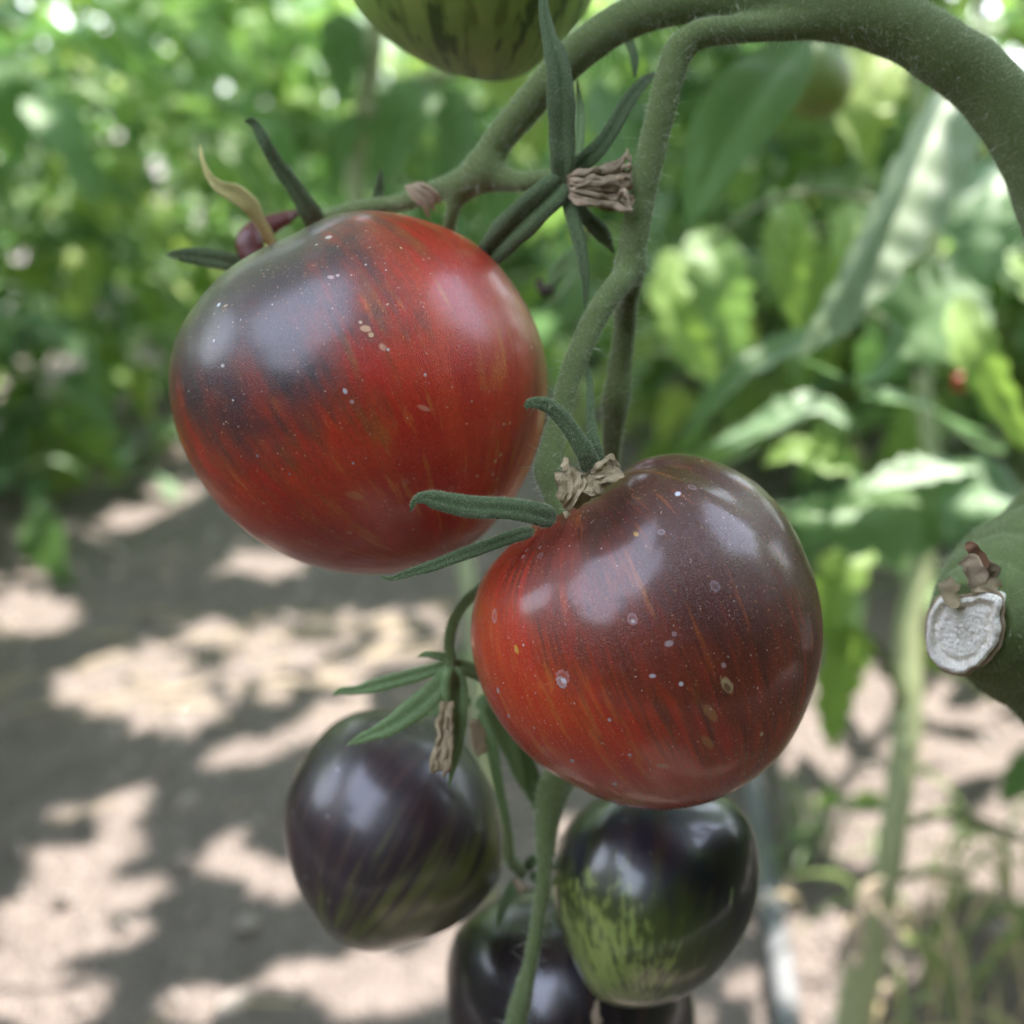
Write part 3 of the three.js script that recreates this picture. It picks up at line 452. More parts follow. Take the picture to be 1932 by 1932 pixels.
// ------------------------------------------------------------------ fruit
function fruit(name, o) {
  const C = P(...o.c), D = C.distanceTo(CAM), z = CAM.clone().sub(C).normalize(), x = V().crossVectors(CY, z).normalize(), y = V().crossVectors(z, x);
  const g = thing(name, C, o.label, 'tomato', o.group);
  // the outline's radius round the middle, freed of perspective
  const tab = new Float64Array(720), pol = o.outline.map(([u, v]) => { const d = P(u, v, 1).sub(CAM), t = -CAM.clone().sub(C).dot(z) / d.dot(z), q = CAM.clone().addScaledVector(d, t).sub(C), X = q.dot(x), Y = q.dot(y), rho = Math.hypot(X, Y); return [Math.atan2(Y, X), rho * D / Math.hypot(D, rho)]; }).sort((a, b) => a[0] - b[0]);
  for (let i = 0; i < 720; i++) { const a = (i / 720 * 2 - 1) * Math.PI; let k = pol.findIndex((p) => p[0] > a); const hi = k < 0 ? [pol[0][0] + 2 * Math.PI, pol[0][1]] : pol[k], lo = k < 0 ? pol[pol.length - 1] : k === 0 ? [pol[pol.length - 1][0] - 2 * Math.PI, pol[pol.length - 1][1]] : pol[k - 1]; tab[i] = mix(lo[1], hi[1], (a - lo[0]) / (hi[0] - lo[0])); }
  for (let pass = 0; pass < 4; pass++) { const c = tab.slice(); for (let i = 0; i < 720; i++) { let s = 0; for (let k = -7; k <= 7; k++) s += c[(i + k + 720) % 720]; tab[i] = s / 15; } }
  const mean = tab.reduce((a, b) => a + b) / 720, Rz = mean * (o.deep ?? 0.95);
  const A = V(...o.pole).normalize(), B = V().crossVectors(Math.abs(A.z) < 0.9 ? V(0, 0, 1) : V(1, 0, 0), A).normalize(), Cc = V().crossVectors(A, B);
  const radius = (d, th, ph) => { const f = (Math.atan2(d.y, d.x) / Math.PI + 1) * 360, i = Math.floor(f) % 720, R = mix(tab[i], tab[(i + 1) % 720], f - Math.floor(f)), s = Math.hypot(d.x, d.y); let r = 1 / Math.sqrt((s / R) ** 2 + (d.z / Rz) ** 2); if (o.deform) r *= o.deform(d, th, ph); return r; };
  const ang = (d) => { const th = Math.acos(clamp(d.dot(A), -1, 1)); return [th, (Math.atan2(d.dot(Cc), d.dot(B)) + 2 * Math.PI) % (2 * Math.PI)]; };
  const dirOf = (th, ph) => V().addScaledVector(A, Math.cos(th)).addScaledVector(B, Math.sin(th) * Math.cos(ph)).addScaledVector(Cc, Math.sin(th) * Math.sin(ph));
  const toW = (d) => V().addScaledVector(x, d.x).addScaledVector(y, d.y).addScaledVector(z, d.z);
  const hit = (u, v) => { const rd = P(u, v, 1).sub(CAM).normalize(), l = V(rd.dot(x), rd.dot(y), rd.dot(z)), o0 = V(0, 0, D); for (let t = D - mean * 1.4; t < D + mean; t += mean * 0.004) { const p = o0.clone().addScaledVector(l, t), dl = p.length(), d = p.clone().divideScalar(dl), [th, ph] = ang(d); if (dl < radius(d, th, ph)) return d; } return null; };
  const nT = o.nt ?? 150, nP = o.np ?? 220, pos = [], uv = [], nor = [], idx = [], pt = [];
  for (let i = 0; i <= nT; i++) for (let j = 0; j <= nP; j++) { const th = i / nT * Math.PI, ph = (j % nP) / nP * 2 * Math.PI, d = dirOf(Math.max(1e-4, Math.min(Math.PI - 1e-4, th)), ph), p = toW(d.clone().multiplyScalar(radius(d, th, ph))); pt.push(p); pos.push(p.x, p.y, p.z); uv.push(j / nP, i / nT); }
  const at = (i, j) => pt[i * (nP + 1) + (j + nP) % nP];
  for (let i = 0; i <= nT; i++) for (let j = 0; j <= nP; j++) { const a = at(Math.min(nT, i + 1), j).clone().sub(at(Math.max(0, i - 1), j)), b = at(Math.max(1, Math.min(nT - 1, i)), j + 1).clone().sub(at(Math.max(1, Math.min(nT - 1, i)), j - 1)), n = a.cross(b).normalize(); if (n.dot(pt[i * (nP + 1) + j]) < 0) n.negate(); nor.push(n.x, n.y, n.z); }
  for (let i = 0; i < nT; i++) for (let j = 0; j < nP; j++) { const a = i * (nP + 1) + j, b = a + nP + 1; idx.push(a, b, a + 1, b, b + 1, a + 1); }
  const geo = new THREE.BufferGeometry(); geo.setAttribute('position', new THREE.Float32BufferAttribute(pos, 3)); geo.setAttribute('normal', new THREE.Float32BufferAttribute(nor, 3)); geo.setAttribute('uv', new THREE.Float32BufferAttribute(uv, 2)); geo.setIndex(idx);
  // the skin's own colouring, in the fruit's own angles
  const W = o.tw ?? 1024, H = W / 2, a = new Float32Array(W * H * 3);
  for (let j = 0; j < H; j++) for (let i = 0; i < W; i++) { const th = (j + 0.5) / H * Math.PI, ph = (i + 0.5) / W * 2 * Math.PI, c = o.skin(dirOf(th, ph), th, ph); a.set(c, (j * W + i) * 3); }
  const r = mul32(o.seed ?? 5), dot = (d, ru, col, soft = 0.5, el = 1, rot = 0, ring = 0) => { // ru: angle on the fruit
    const [th, ph] = ang(d), j0 = Math.floor((th - ru * 1.6 * el) / Math.PI * H), j1 = Math.ceil((th + ru * 1.6 * el) / Math.PI * H), sw = ru * 1.6 * el / Math.max(0.05, Math.sin(th)), i0 = Math.floor((ph - sw) / 2 / Math.PI * W), i1 = Math.ceil((ph + sw) / 2 / Math.PI * W);
    for (let j = Math.max(0, j0); j <= Math.min(H - 1, j1); j++) for (let i = i0; i <= i1; i++) { const dt = (j + 0.5) / H * Math.PI - th, dp = ((i + 0.5) / W * 2 * Math.PI - ph) * Math.sin(th), X = (dt * Math.cos(rot) + dp * Math.sin(rot)) / el, Y = -dt * Math.sin(rot) + dp * Math.cos(rot), q = Math.hypot(X, Y) / ru * (1 + 0.25 * noise(dt * 3 / ru, dp * 3 / ru, ph * 9)); if (q > 1) continue;
      let k = 1 - sm(1 - soft, 1, q); if (ring) k *= mix(0.35, 1, sm(0.45, 0.8, q)); k *= col[3] ?? 1; const oo = (j * W + (i % W + W) % W) * 3; for (let c = 0; c < 3; c++) a[oo + c] = mix(a[oo + c], col[c], k); } };
  for (let k = 0; k < (o.specks ?? 0); k++) { const d = V(r() * 2 - 1, r() * 2 - 1, r() * 2 - 1).normalize(), b = r(); dot(d, 0.0032 + 0.0034 * r() * r(), b < 0.84 ? [0.5, 0.22, 0.09, 0.3 + 0.4 * r()] : [0.68, 0.56, 0.46, 0.35 + 0.45 * r()], 0.6, 1 + r(), 6 * r()); }
  for (const [u, v, s, col, el, rot, ring] of o.marks ?? []) { const d = hit(u, v); if (d) dot(d, 0.72 * s * px(o.c[2]) / mean, col, ring ? 0.2 : 0.45, el ?? 1, rot ?? 0, ring); }
  const b8 = new Uint8Array(W * H * 4); for (let k = 0; k < W * H; k++) { for (let c = 0; c < 3; c++) { const l = clamp(a[k * 3 + c]); b8[k * 4 + c] = Math.round(255 * (l <= 0.0031308 ? 12.92 * l : 1.055 * Math.pow(l, 1 / 2.4) - 0.055)); } b8[k * 4 + 3] = 255; }
  const mat = new THREE.MeshPhysicalMaterial({ map: dtex(b8, W, H, true), roughness: o.rough ?? 0.36, bumpMap: clone(grain, 11, 5.5), bumpScale: o.bump ?? 0.00006, sheen: 0.07 * (o.sheen ?? 0.35), sheenColor: new THREE.Color(0.62, 0.6, 0.55), sheenRoughness: 0.55, ior: o.ior ?? 1.5, clearcoat: o.coat ?? 0.25, clearcoatRoughness: o.coatRough ?? 0.28 });
  geo.translate(C.x, C.y, C.z);
  const skin = part(g, 'fruit', geo, mat);
  return { g, skin, hit, C, onSkin: (u, v) => { const d = hit(u, v); if (!d) return null; const [th, ph] = ang(d); return toW(d.clone().multiplyScalar(radius(d, th, ph))).add(C); } };
}
const stripes = (ph, th, f, l, s) => fbm(Math.cos(ph) * f + s, Math.sin(ph) * f, th * l + s, 4);
const WH = [0.62, 0.56, 0.52, 0.7], TAN = [0.6, 0.42, 0.25, 0.8], GR = [0.42, 0.42, 0.42, 0.8];

const outline1 = [[316.6, 724.6], [320, 661], [330, 629], [346, 597.6], [370, 566], [392, 542], [437.6, 506], [481, 480.5], [529, 449], [584.5, 421], [624, 408], [683.7, 401], [743, 405], [802.7, 417], [862, 437], [902, 458.7], [941.6, 498.4], [981, 554], [1009, 605.5], [1029, 669], [1035, 732.5], [1031, 780], [1021, 827.7], [1001, 883], [977, 931], [941.6, 978.5], [894, 1026], [822.6, 1062], [763, 1079.7], [703.5, 1083.7], [644, 1079.7], [584.5, 1066], [525, 1042], [465.4, 1004], [425.7, 966.6], [386, 919], [358, 871], [338.4, 827.7], [324.5, 780]];
const outline2 = [[885, 1196], [889, 1158], [895, 1120], [908, 1089], [927, 1062.6], [957.6, 1032], [995.6, 998], [1026, 973], [1060, 956], [1090.7, 937], [1129, 918], [1167, 891.5], [1193, 872], [1227.6, 859], [1265.6, 853], [1303.7, 856.5], [1349, 868.6], [1395, 889.5], [1437, 916], [1467, 948.5], [1490, 982.7], [1509, 1020.7], [1528, 1066], [1543, 1112], [1551, 1157.7], [1553.5, 1203], [1551, 1241], [1541, 1287], [1524, 1332.6], [1505, 1374], [1475, 1424], [1433, 1462], [1387, 1492], [1338, 1515], [1281, 1527], [1235, 1528], [1185.8, 1522.8], [1129, 1505.6], [1075.5, 1477], [1022, 1446.7], [988, 1418], [954, 1378], [923, 1329], [904, 1287], [893, 1249]];
const outline3 = [[534, 1548], [539, 1511], [552, 1470], [570.6, 1433], [596.6, 1396], [630, 1362.6], [667, 1344], [704, 1337.7], [741.5, 1340], [778.7, 1349.6], [819.6, 1362.6], [864, 1388.6], [901, 1437], [927, 1489], [942, 1530], [953, 1578], [953, 1622.7], [938.5, 1667], [905, 1708], [860.5, 1745], [808, 1767.7], [752.7, 1788], [712, 1796], [674.6, 1793.7], [637.5, 1779], [607.7, 1749], [581.7, 1708], [559, 1667], [546, 1626.5], [537, 1585.6]];
const outline4 = [[1042, 1703], [1045.5, 1637], [1059, 1577.6], [1088.5, 1531], [1128, 1501.5], [1227, 1472], [1310, 1482], [1360, 1501.5], [1393, 1524.6], [1416, 1557.7], [1427.5, 1597], [1432, 1643.7], [1429, 1690], [1416, 1736], [1393, 1782.6], [1360, 1825.6], [1326.7, 1858.7], [1287, 1881.8], [1244, 1896.7], [1201, 1901.6], [1161, 1898], [1138, 1891.7], [1118, 1878.5], [1098.5, 1845], [1078.6, 1802], [1059, 1753]];
const outline5 = [[842, 1860], [850, 1779], [873.6, 1733], [907, 1703], [946, 1687], [1010, 1672], [1120, 1680], [1230, 1740], [1290, 1820], [1312, 1910], [1300, 2010], [1240, 2090], [1150, 2140], [1060, 2150], [960, 2110], [890, 2040], [850, 1950]];
const outline6 = [[645, -60], [663, 0], [680, 25], [720, 65], [760, 95], [800, 118], [850, 138], [900, 151], [940, 155], [975, 148], [1010, 130], [1060, 80], [1105, 25], [1135, -50], [1150, -150], [1130, -260], [1060, -370], [950, -430], [840, -420], [730, -350], [660, -250], [635, -150]];

const red1 = fruit('tomato', { c: [672, 742, 0.175], outline: outline1, pole: [-0.42, 0.86, -0.3], deep: 0.97, nt: 180, np: 260, tw: 2048, seed: 21, specks: 3800, rough: 0.32, coat: 0.6, coatRough: 0.24, sheen: 0.35,
  label: 'large red tomato with dark purple shoulder and yellow sepal, left of the truss stem',
  deform: (d, th, ph) => 1 - 0.10 * Math.exp(-(th * th) / 0.09) + 0.012 * Math.cos(ph * 5 + 0.6) * Math.exp(-((th - 0.7) ** 2) / 0.3),
  skin: (d, th, ph) => {
    const s1 = stripes(ph, th, 5, 1.3, 3), s2 = stripes(ph, th, 15, 2.2, 9), b = fbm(d.x * 3 + 5, d.y * 3, d.z * 3, 3), q = fbm(d.x * 60, d.y * 60, d.z * 60, 2);
    const k = d.dot(V(-0.62, 0.52, 0.58)) + 0.30 * Math.exp(-(th * th) / 0.45) + 0.15 * s1 + 0.10 * s2 + 0.22 * b + 0.10 * fbm(d.x * 9, d.y * 9, d.z * 9, 3);
    let c = mix3([0.44, 0.027, 0.012], [0.52, 0.050, 0.014], sm(-0.25, 0.45, s1 + 0.4 * s2));
    c = mix3(c, [0.54, 0.15, 0.026], 0.55 * sm(0.12, 0.5, s2 * 0.8 + b * 0.7));
    c = mix3(c, [0.36, 0.018, 0.010], 0.7 * sm(0.0, 0.5, -s1 + 0.3 * b));
    const s3 = stripes(ph, th, 26, 3.2, 5), s4 = stripes(ph, th, 11, 2.6, 15); c = mix3(c, [0.20, 0.040, 0.016], 0.4 * sm(0.08, 0.4, s3) * sm(0.1, 0.55, k)); c = mix3(c, [0.56, 0.17, 0.03], 0.55 * sm(0.14, 0.42, s4 + 0.3 * s3)); const m = sm(0.5, 0.96, k + 0.13 * s3), m2 = sm(0.38, 0.72, k + 0.35 * s2);
    c = mix3(c, [0.17, 0.045, 0.018], 0.55 * m2);
    c = mix3(c, [0.040, 0.026, 0.030], 0.95 * m);
    const e = 1 + 0.28 * q; return c.map((v) => v * e);
  },
  marks: [[620, 448, 10, WH, 1.2, 0.4], [597, 462, 5, WH, 1, 0], [413, 575, 7, [0.7, 0.72, 0.75, 0.9]], [426, 577, 4, TAN, 2.2, 1.4], [405, 592, 3, WH], [440, 608, 3, WH], [756, 468, 3, [0.8, 0.6, 0.3, 1]], [690, 620, 10, [0.75, 0.45, 0.25, 0.7], 1.6, 1], [700, 632, 8, [0.8, 0.55, 0.3, 0.6]], [680, 608, 5, [0.8, 0.6, 0.4, 0.7]], [722, 655, 9, [0.7, 0.4, 0.25, 0.6], 1.3, 0.3], [732, 660, 5, WH], [802, 707, 5, WH], [651, 738, 6, [0.6, 0.58, 0.62, 0.8], 1.4, 0], [664, 758, 6, [0.55, 0.4, 0.4, 0.6]], [486, 860, 5, [0.25, 0.24, 0.27, 0.9]], [547, 894, 4, [0.2, 0.2, 0.25, 0.9]], [666, 874, 4, [0.4, 0.38, 0.42, 0.9]], [800, 770, 7, [0.65, 0.32, 0.2, 0.5], 3, 0.9], [890, 757, 3, WH], [420, 690, 5, WH, 1.5, 1], [404, 643, 5, WH], [440, 755, 4, WH], [356, 738, 3, WH], [422, 800, 3, WH], [934, 870, 6, TAN], [944, 858, 5, TAN, 1.6, 2], [930, 895, 6, TAN, 1.2], [938, 905, 5, TAN], [935, 925, 4, TAN], [900, 898, 5, [0.6, 0.45, 0.3, 0.6]], [850, 924, 14, [0.5, 0.16, 0.09, 0.4]], [765, 910, 12, [0.5, 0.16, 0.1, 0.4]], [670, 935, 14, [0.55, 0.2, 0.06, 0.5], 2, 0.6], [950, 800, 4, WH], [962, 798, 4, TAN], [1003, 655, 4, WH, 1.6, 1], [498, 950, 3, WH], [660, 1005, 8, [0.6, 0.3, 0.15, 0.5]], [624, 523, 7, [0.6, 0.4, 0.35, 0.6], 1.5, 0.8], [637, 520, 6, [0.65, 0.45, 0.4, 0.6]], [728, 510, 3, WH], [690, 500, 4, WH]] });

const red2 = fruit('tomato', { c: [1219, 1192, 0.165], outline: outline2, pole: [-0.36, 0.86, 0.16], deep: 0.95, nt: 180, np: 280, tw: 2048, seed: 22, specks: 4200, rough: 0.25, coat: 0.65, coatRough: 0.18, sheen: 0.3,
  label: 'red tomato flushed dark maroon with a papery dried flower on top, right of the stem',
  deform: (d, th, ph) => { let r = 1 - 0.13 * Math.exp(-(th * th) / 0.035); for (const [p0, w, a] of [[2.62, 0.17, 0.034], [3.7, 0.35, 0.03], [5.0, 0.4, 0.03], [0.5, 0.4, 0.015], [1.7, 0.2, 0.012]]) { let e = Math.abs(ph - p0); e = Math.min(e, 6.283 - e); r -= a * Math.exp(-(e * e) / (w * w)) * Math.exp(-((th - 0.62) ** 2) / 0.42); } return r; },
  skin: (d, th, ph) => {
    const s1 = stripes(ph, th, 5, 1.1, 13), s2 = stripes(ph, th, 17, 2.0, 19), b = fbm(d.x * 3 + 1, d.y * 3 + 7, d.z * 3, 3), q = fbm(d.x * 70, d.y * 70, d.z * 70, 2);
    const k = d.dot(V(0.40, 0.62, 0.62)) + 0.3 * s1 + 0.2 * s2 + 0.12 * b;
    let c = mix3([0.46, 0.034, 0.012], [0.54, 0.066, 0.014], sm(-0.25, 0.4, s1 * 0.7 + 0.5 * s2));
    c = mix3(c, [0.54, 0.15, 0.026], 0.4 * sm(0.2, 0.55, s2 + 0.5 * b));
    const s3 = stripes(ph, th, 30, 3.0, 25), s4 = stripes(ph, th, 12, 2.4, 35); c = mix3(c, [0.58, 0.17, 0.03], 0.5 * sm(0.12, 0.42, s4 + 0.3 * s3));
    c = mix3(c, [0.17, 0.032, 0.016], 0.9 * sm(0.0, 0.48, k + 0.35 * s3)); c = mix3(c, [0.09, 0.022, 0.014], 0.55 * sm(0.1, 0.4, s3 + 0.4 * s4) * sm(0.08, 0.45, k));
    c = mix3(c, [0.078, 0.022, 0.016], 0.95 * sm(0.36, 0.88, k + 0.25 * s3)); c = mix3(c, [0.30, 0.07, 0.02], 0.5 * sm(0.2, 0.45, s4) * sm(0.3, 0.6, k));
    const e = 1 + 0.3 * q; return c.map((v) => v * e);
  },
  marks: [[1372, 1293, 15, [0.42, 0.30, 0.14, 0.9], 1.9, 0.25], [1372, 1297, 9, [0.12, 0.04, 0.02, 0.8], 1.8, 0.3], [1060, 1287, 14, GR, 1.2, 0.5, 1], [1064, 1284, 8, [0.6, 0.62, 0.66, 0.9], 1.3, 0.6], [1062, 1278, 20, [0.6, 0.3, 0.28, 0.5], 1, 0, 1], [1193, 1168, 13, [0.4, 0.22, 0.22, 0.8], 1.2, 0, 1], [1194, 1172, 6, WH], [1279, 932, 8, [0.75, 0.75, 0.85, 0.95], 1.3, 1.9], [1306, 919, 11, [0.3, 0.2, 0.2, 0.8], 1.1, 0, 1], [1248, 1004, 9, [0.3, 0.24, 0.26, 0.8], 1, 0, 1], [1200, 1008, 7, [0.5, 0.25, 0.05, 0.9], 1.6, 0.2], [1187, 1055, 7, [0.30, 0.085, 0.025, 0.6], 6, 0.02], [1206, 1098, 9, [0.34, 0.10, 0.025, 0.65], 6, 0.02], [1224, 1140, 8, [0.32, 0.09, 0.025, 0.55], 6, 0.02], [994, 1038, 7, WH, 1, 0, 1], [987, 1050, 7, WH, 1, 0, 1], [1018, 1033, 5, WH, 1, 0, 1], [1019, 1048, 11, [0.3, 0.2, 0.2, 0.7], 1, 0, 1], [933, 1162, 12, [0.5, 0.26, 0.22, 0.7], 1.7, 0.2, 1], [940, 1303, 7, GR, 1.6, 2.4], [960, 1351, 6, GR, 1.5, 2.4], [1008, 1373, 4, GR], [1080, 1435, 7, GR, 1.4, 2.2], [1160, 1479, 7, GR, 1.4, 2], [1188, 1424, 6, GR], [1231, 1275, 6, [0.55, 0.5, 0.55, 0.8], 1.6, 1.2], [1285, 1290, 7, [0.6, 0.56, 0.56, 0.85]], [1262, 1214, 9, [0.4, 0.3, 0.3, 0.8], 1.5, 1.4], [1272, 1196, 6, [0.5, 0.36, 0.36, 0.7], 1, 0, 1], [1365, 1255, 7, [0.4, 0.28, 0.25, 0.7], 1.3, 0.3], [1349, 1106, 14, [0.3, 0.22, 0.24, 0.6], 1.1, 0, 1], [975, 1225, 8, [0.6, 0.3, 0.04, 0.9], 1.8, 0.2], [988, 1217, 4, WH], [1405, 905, 11, [0.3, 0.22, 0.17, 0.8], 2, 0.9], [1325, 870, 5, TAN], [1250, 1445, 10, [0.4, 0.2, 0.1, 0.6], 2, 1], [1335, 1400, 12, [0.45, 0.25, 0.08, 0.5], 2.5, 0.3], [1340, 1345, 14, [0.4, 0.2, 0.06, 0.5], 2.5, 0.3], [1410, 1467, 6, [0.05, 0.03, 0.02, 0.9], 2, 1.2], [1437, 1385, 7, TAN, 1.3, 0.4], [1135, 1035, 3, WH], [1075, 1030, 3, WH], [1150, 1358, 6, GR]] });

const dark3 = fruit('tomato', { c: [744, 1572, 0.212], outline: outline3, pole: [0.5, 0.86, 0.1], deep: 0.95, nt: 110, np: 160, tw: 1024, seed: 23, specks: 260, rough: 0.3, coat: 0.7, coatRough: 0.2, sheen: 0.15, bump: 0.00003,
  label: 'glossy dark purple tomato with greenish stripes at lower left of the truss',
  skin: (d, th, ph) => { const s1 = stripes(ph, th, 5, 0.9, 23), s2 = stripes(ph, th, 14, 1.4, 29), k = -d.y * 0.55 + 0.5 * s1 + 0.35 * s2 + 0.25 * d.x; let c = mix3([0.036, 0.023, 0.027], [0.065, 0.038, 0.036], sm(-0.2, 0.4, s2)); c = mix3(c, [0.12, 0.13, 0.03], 0.9 * sm(0.05, 0.6, k + 0.2 * s2)); c = mix3(c, [0.3, 0.28, 0.07], 0.6 * sm(0.75, 1.05, k)); return c; },
  marks: [[602, 1405, 6, GR], [637, 1452, 5, GR], [551, 1535, 4, GR], [618, 1540, 4, GR], [577, 1655, 5, GR], [795, 1376, 5, GR], [560, 1460, 3, GR], [620, 1700, 4, GR]] });
const dark4 = fruit('tomato', { c: [1236, 1688, 0.2], outline: outline4, pole: [0.08, 0.95, -0.2], deep: 0.95, nt: 120, np: 180, tw: 1024, seed: 24, specks: 120, rough: 0.28, coat: 0.8, coatRough: 0.16, sheen: 0.15, bump: 0.00002,
  label: 'dark purple tomato with light green blotched tip, hanging below the right red tomato',
  deform: (d, th, ph) => 1 + 0.012 * Math.cos(ph * 4 + 1) * Math.exp(-((th - 0.7) ** 2) / 0.4),
  skin: (d, th, ph) => { const s1 = stripes(ph, th, 5, 1.2, 33), s2 = stripes(ph, th, 15, 3.2, 39), k = d.dot(V(-0.30, -0.78, 0.2)) + 0.35 * s1 + 0.22 * s2; let c = mix3([0.016, 0.014, 0.026], [0.03, 0.018, 0.02], sm(-0.2, 0.3, s1)); c = mix3(c, [0.07, 0.085, 0.022], 0.95 * sm(-0.12, 0.42, k)); const s3 = stripes(ph, th, 8, 6, 47), w = d.dot(V(-0.60, -0.66, 0.45)) + 0.75 * s3 + 0.4 * s2; c = mix3(c, [0.26, 0.32, 0.08], 0.85 * sm(0.6, 1.02, w)); const w2 = stripes(ph, th, 18, 2, 44); c = mix3(c, [0.2, 0.25, 0.09], 0.5 * sm(0.3, 0.5, w2) * sm(0.1, 0.5, -d.y)); return c; },
  marks: [[1380, 1690, 7, [0.3, 0.36, 0.16, 0.8], 4, 0.15], [1089, 1670, 9, [0.3, 0.36, 0.1, 0.9], 2.6, 0], [1064, 1675, 6, [0.25, 0.3, 0.08, 0.8], 2, 0]] });
const dark5 = fruit('tomato', { c: [1075, 1905, 0.235], outline: outline5, pole: [-0.1, 0.95, 0.1], deep: 0.95, nt: 90, np: 130, tw: 512, seed: 25, specks: 60, rough: 0.26, coat: 0.9, coatRough: 0.16, sheen: 0.15, bump: 0.00002,
  label: 'dark purplish-brown tomato at the bottom, partly hidden behind a green stem',
  skin: (d, th, ph) => { const s1 = stripes(ph, th, 6, 1, 53), s2 = stripes(ph, th, 14, 1.4, 59), k = -d.y * 0.6 + 0.4 * s1 + 0.3 * s2; let c = mix3([0.026, 0.018, 0.024], [0.06, 0.035, 0.03], sm(-0.2, 0.4, s2)); return mix3(c, [0.13, 0.10, 0.05], 0.8 * sm(0.3, 0.7, k)); } });
const green6 = fruit('tomato', { c: [897, -135, 0.2], outline: outline6, pole: [0.0, 0.97, 0.2], deep: 0.95, nt: 110, np: 160, tw: 1024, seed: 26, specks: 150, rough: 0.42, coat: 0.15, coatRough: 0.35, sheen: 0.6,
  label: 'unripe green tomato with dark green stripes, cut off by the top of the picture',
  skin: (d, th, ph) => { const s1 = stripes(ph, th, 6, 1.2, 63), s2 = stripes(ph, th, 8, 2.2, 67), b = fbm(d.x * 5, d.y * 5, d.z * 5, 3); let c = mix3([0.27, 0.42, 0.09], [0.36, 0.47, 0.11], sm(-0.2, 0.4, b)); c = mix3(c, [0.14, 0.22, 0.035], 0.85 * sm(-0.05, 0.25, s1 + 0.3 * b)); return mix3(c, [0.06, 0.12, 0.02], 0.95 * sm(0.06, 0.26, s2 + 0.5 * s1 + 0.2 * b)); } });
const far7 = fruit('tomato', { c: [1535, 150, 0.52], outline: [[1460, 150], [1475, 100], [1510, 75], [1545, 72], [1585, 90], [1610, 135], [1605, 180], [1580, 215], [1540, 225], [1495, 212], [1468, 185]], pole: [0, 0.97, 0.1], nt: 50, np: 70, tw: 512, seed: 27, rough: 0.4, label: 'small blurred green tomato under the arching stem at upper right',
  skin: (d, th, ph) => { const s = stripes(ph, th, 6, 1.2, 73); return mix3([0.14, 0.21, 0.035], [0.3, 0.22, 0.05], sm(0, 0.5, s - 0.3 * d.y)); } });
const far8 = fruit('tomato', { c: [1812, 722, 0.62], outline: [[1796, 722], [1802, 708], [1815, 704], [1828, 714], [1830, 728], [1820, 740], [1804, 738]], pole: [0, 1, 0], nt: 30, np: 40, tw: 512, seed: 28, label: 'tiny blurred red tomato peeping out beside the bright yellow-green leaf', skin: () => [0.5, 0.035, 0.012] });

// fine fuzz on the two red tomatoes
hairs(red1.g, [red1.skin], 9000, [0.00012, 0.0004], 0.00002, M.fuzz, 31, { tilt: 0.35, facing: -0.2 });
hairs(red2.g, [red2.skin], 9000, [0.00015, 0.0005], 0.000022, M.fuzz, 32, { tilt: 0.35, facing: -0.2 });
hairs(green6.g, [green6.skin], 5000, [0.0002, 0.0006], 0.00002, M.hair, 33, { tilt: 0.35, facing: -0.2 });

const sep = { seg: 44, rad: 20, thick: 0.27, groove: 0.22, wob: 0.1 };
function sepals(root, list, mat = M.sepal, n = 500) { const made = list.map((l, i) => part(root, 'sepal', limb(l.pts ?? l, { ...sep, seed: i + 2, ...(l.o ?? {}) }), l.mat ?? mat, l.label)); if (n) { hairs(root, made, n * 8, [0.00015, 0.0005], 0.000028, M.hair, 50 + list.length, { tilt: 0.5 }); hairs(root, made, Math.round(n / 3), [0.0006, 0.0018], 0.000034, M.hair, 60 + list.length, { tilt: 0.7 }); } return made; }

// calyx of the left red tomato
sepals(red1.g, [
  [[460, 229, 0.176, 6], [478, 231, 0.177, 17], [500, 268, 0.178, 23], [519, 303, 0.180, 26], [543, 336, 0.182, 31], [566, 370, 0.184, 35], [586, 402, 0.186, 40], [606, 440, 0.19, 42]],
  { pts: [[377, 271, 0.178, 3], [381, 300, 0.178, 8], [395, 333, 0.179, 14], [416, 353, 0.180, 24], [446, 364, 0.181, 36], [472, 384, 0.182, 36], [490, 414, 0.184, 26], [506, 440, 0.186, 27], [520, 470, 0.189, 28]], mat: M.yellow, label: 'yellowed twisted sepal', o: { twist: 1.3, thick: 0.3, cup: 0.35, groove: 0.1 } },
  [[313, 482, 0.184, 5], [330, 480, 0.184, 17], [352, 482, 0.185, 27], [391, 486, 0.186, 34], [431, 494, 0.187, 35], [480, 506, 0.19, 34]],
  [[718, 318, 0.19, 7], [717, 340, 0.191, 14], [715, 360, 0.192, 20], [709, 395, 0.194, 27], [700, 430, 0.197, 30]],
]);
{ const l = [[490, 505, 0.189, 48], [476, 478, 0.189, 52], [472, 456, 0.189, 52], [484, 438, 0.19, 46], [508, 425, 0.191, 38], [536, 413, 0.192, 28], [556, 403, 0.193, 16], [568, 397, 0.193, 4]];
  part(red1.g, 'horn', limb(l, { seg: 50, rad: 18, thick: 1, wob: 0.06 }), std([0.11, 0.016, 0.012], { roughness: 0.35, clearcoat: 0.4, clearcoatRoughness: 0.25, bumpMap: clone(grain, 60, 60), bumpScale: 0.0001 }), 'small curled dark red outgrowth'); }

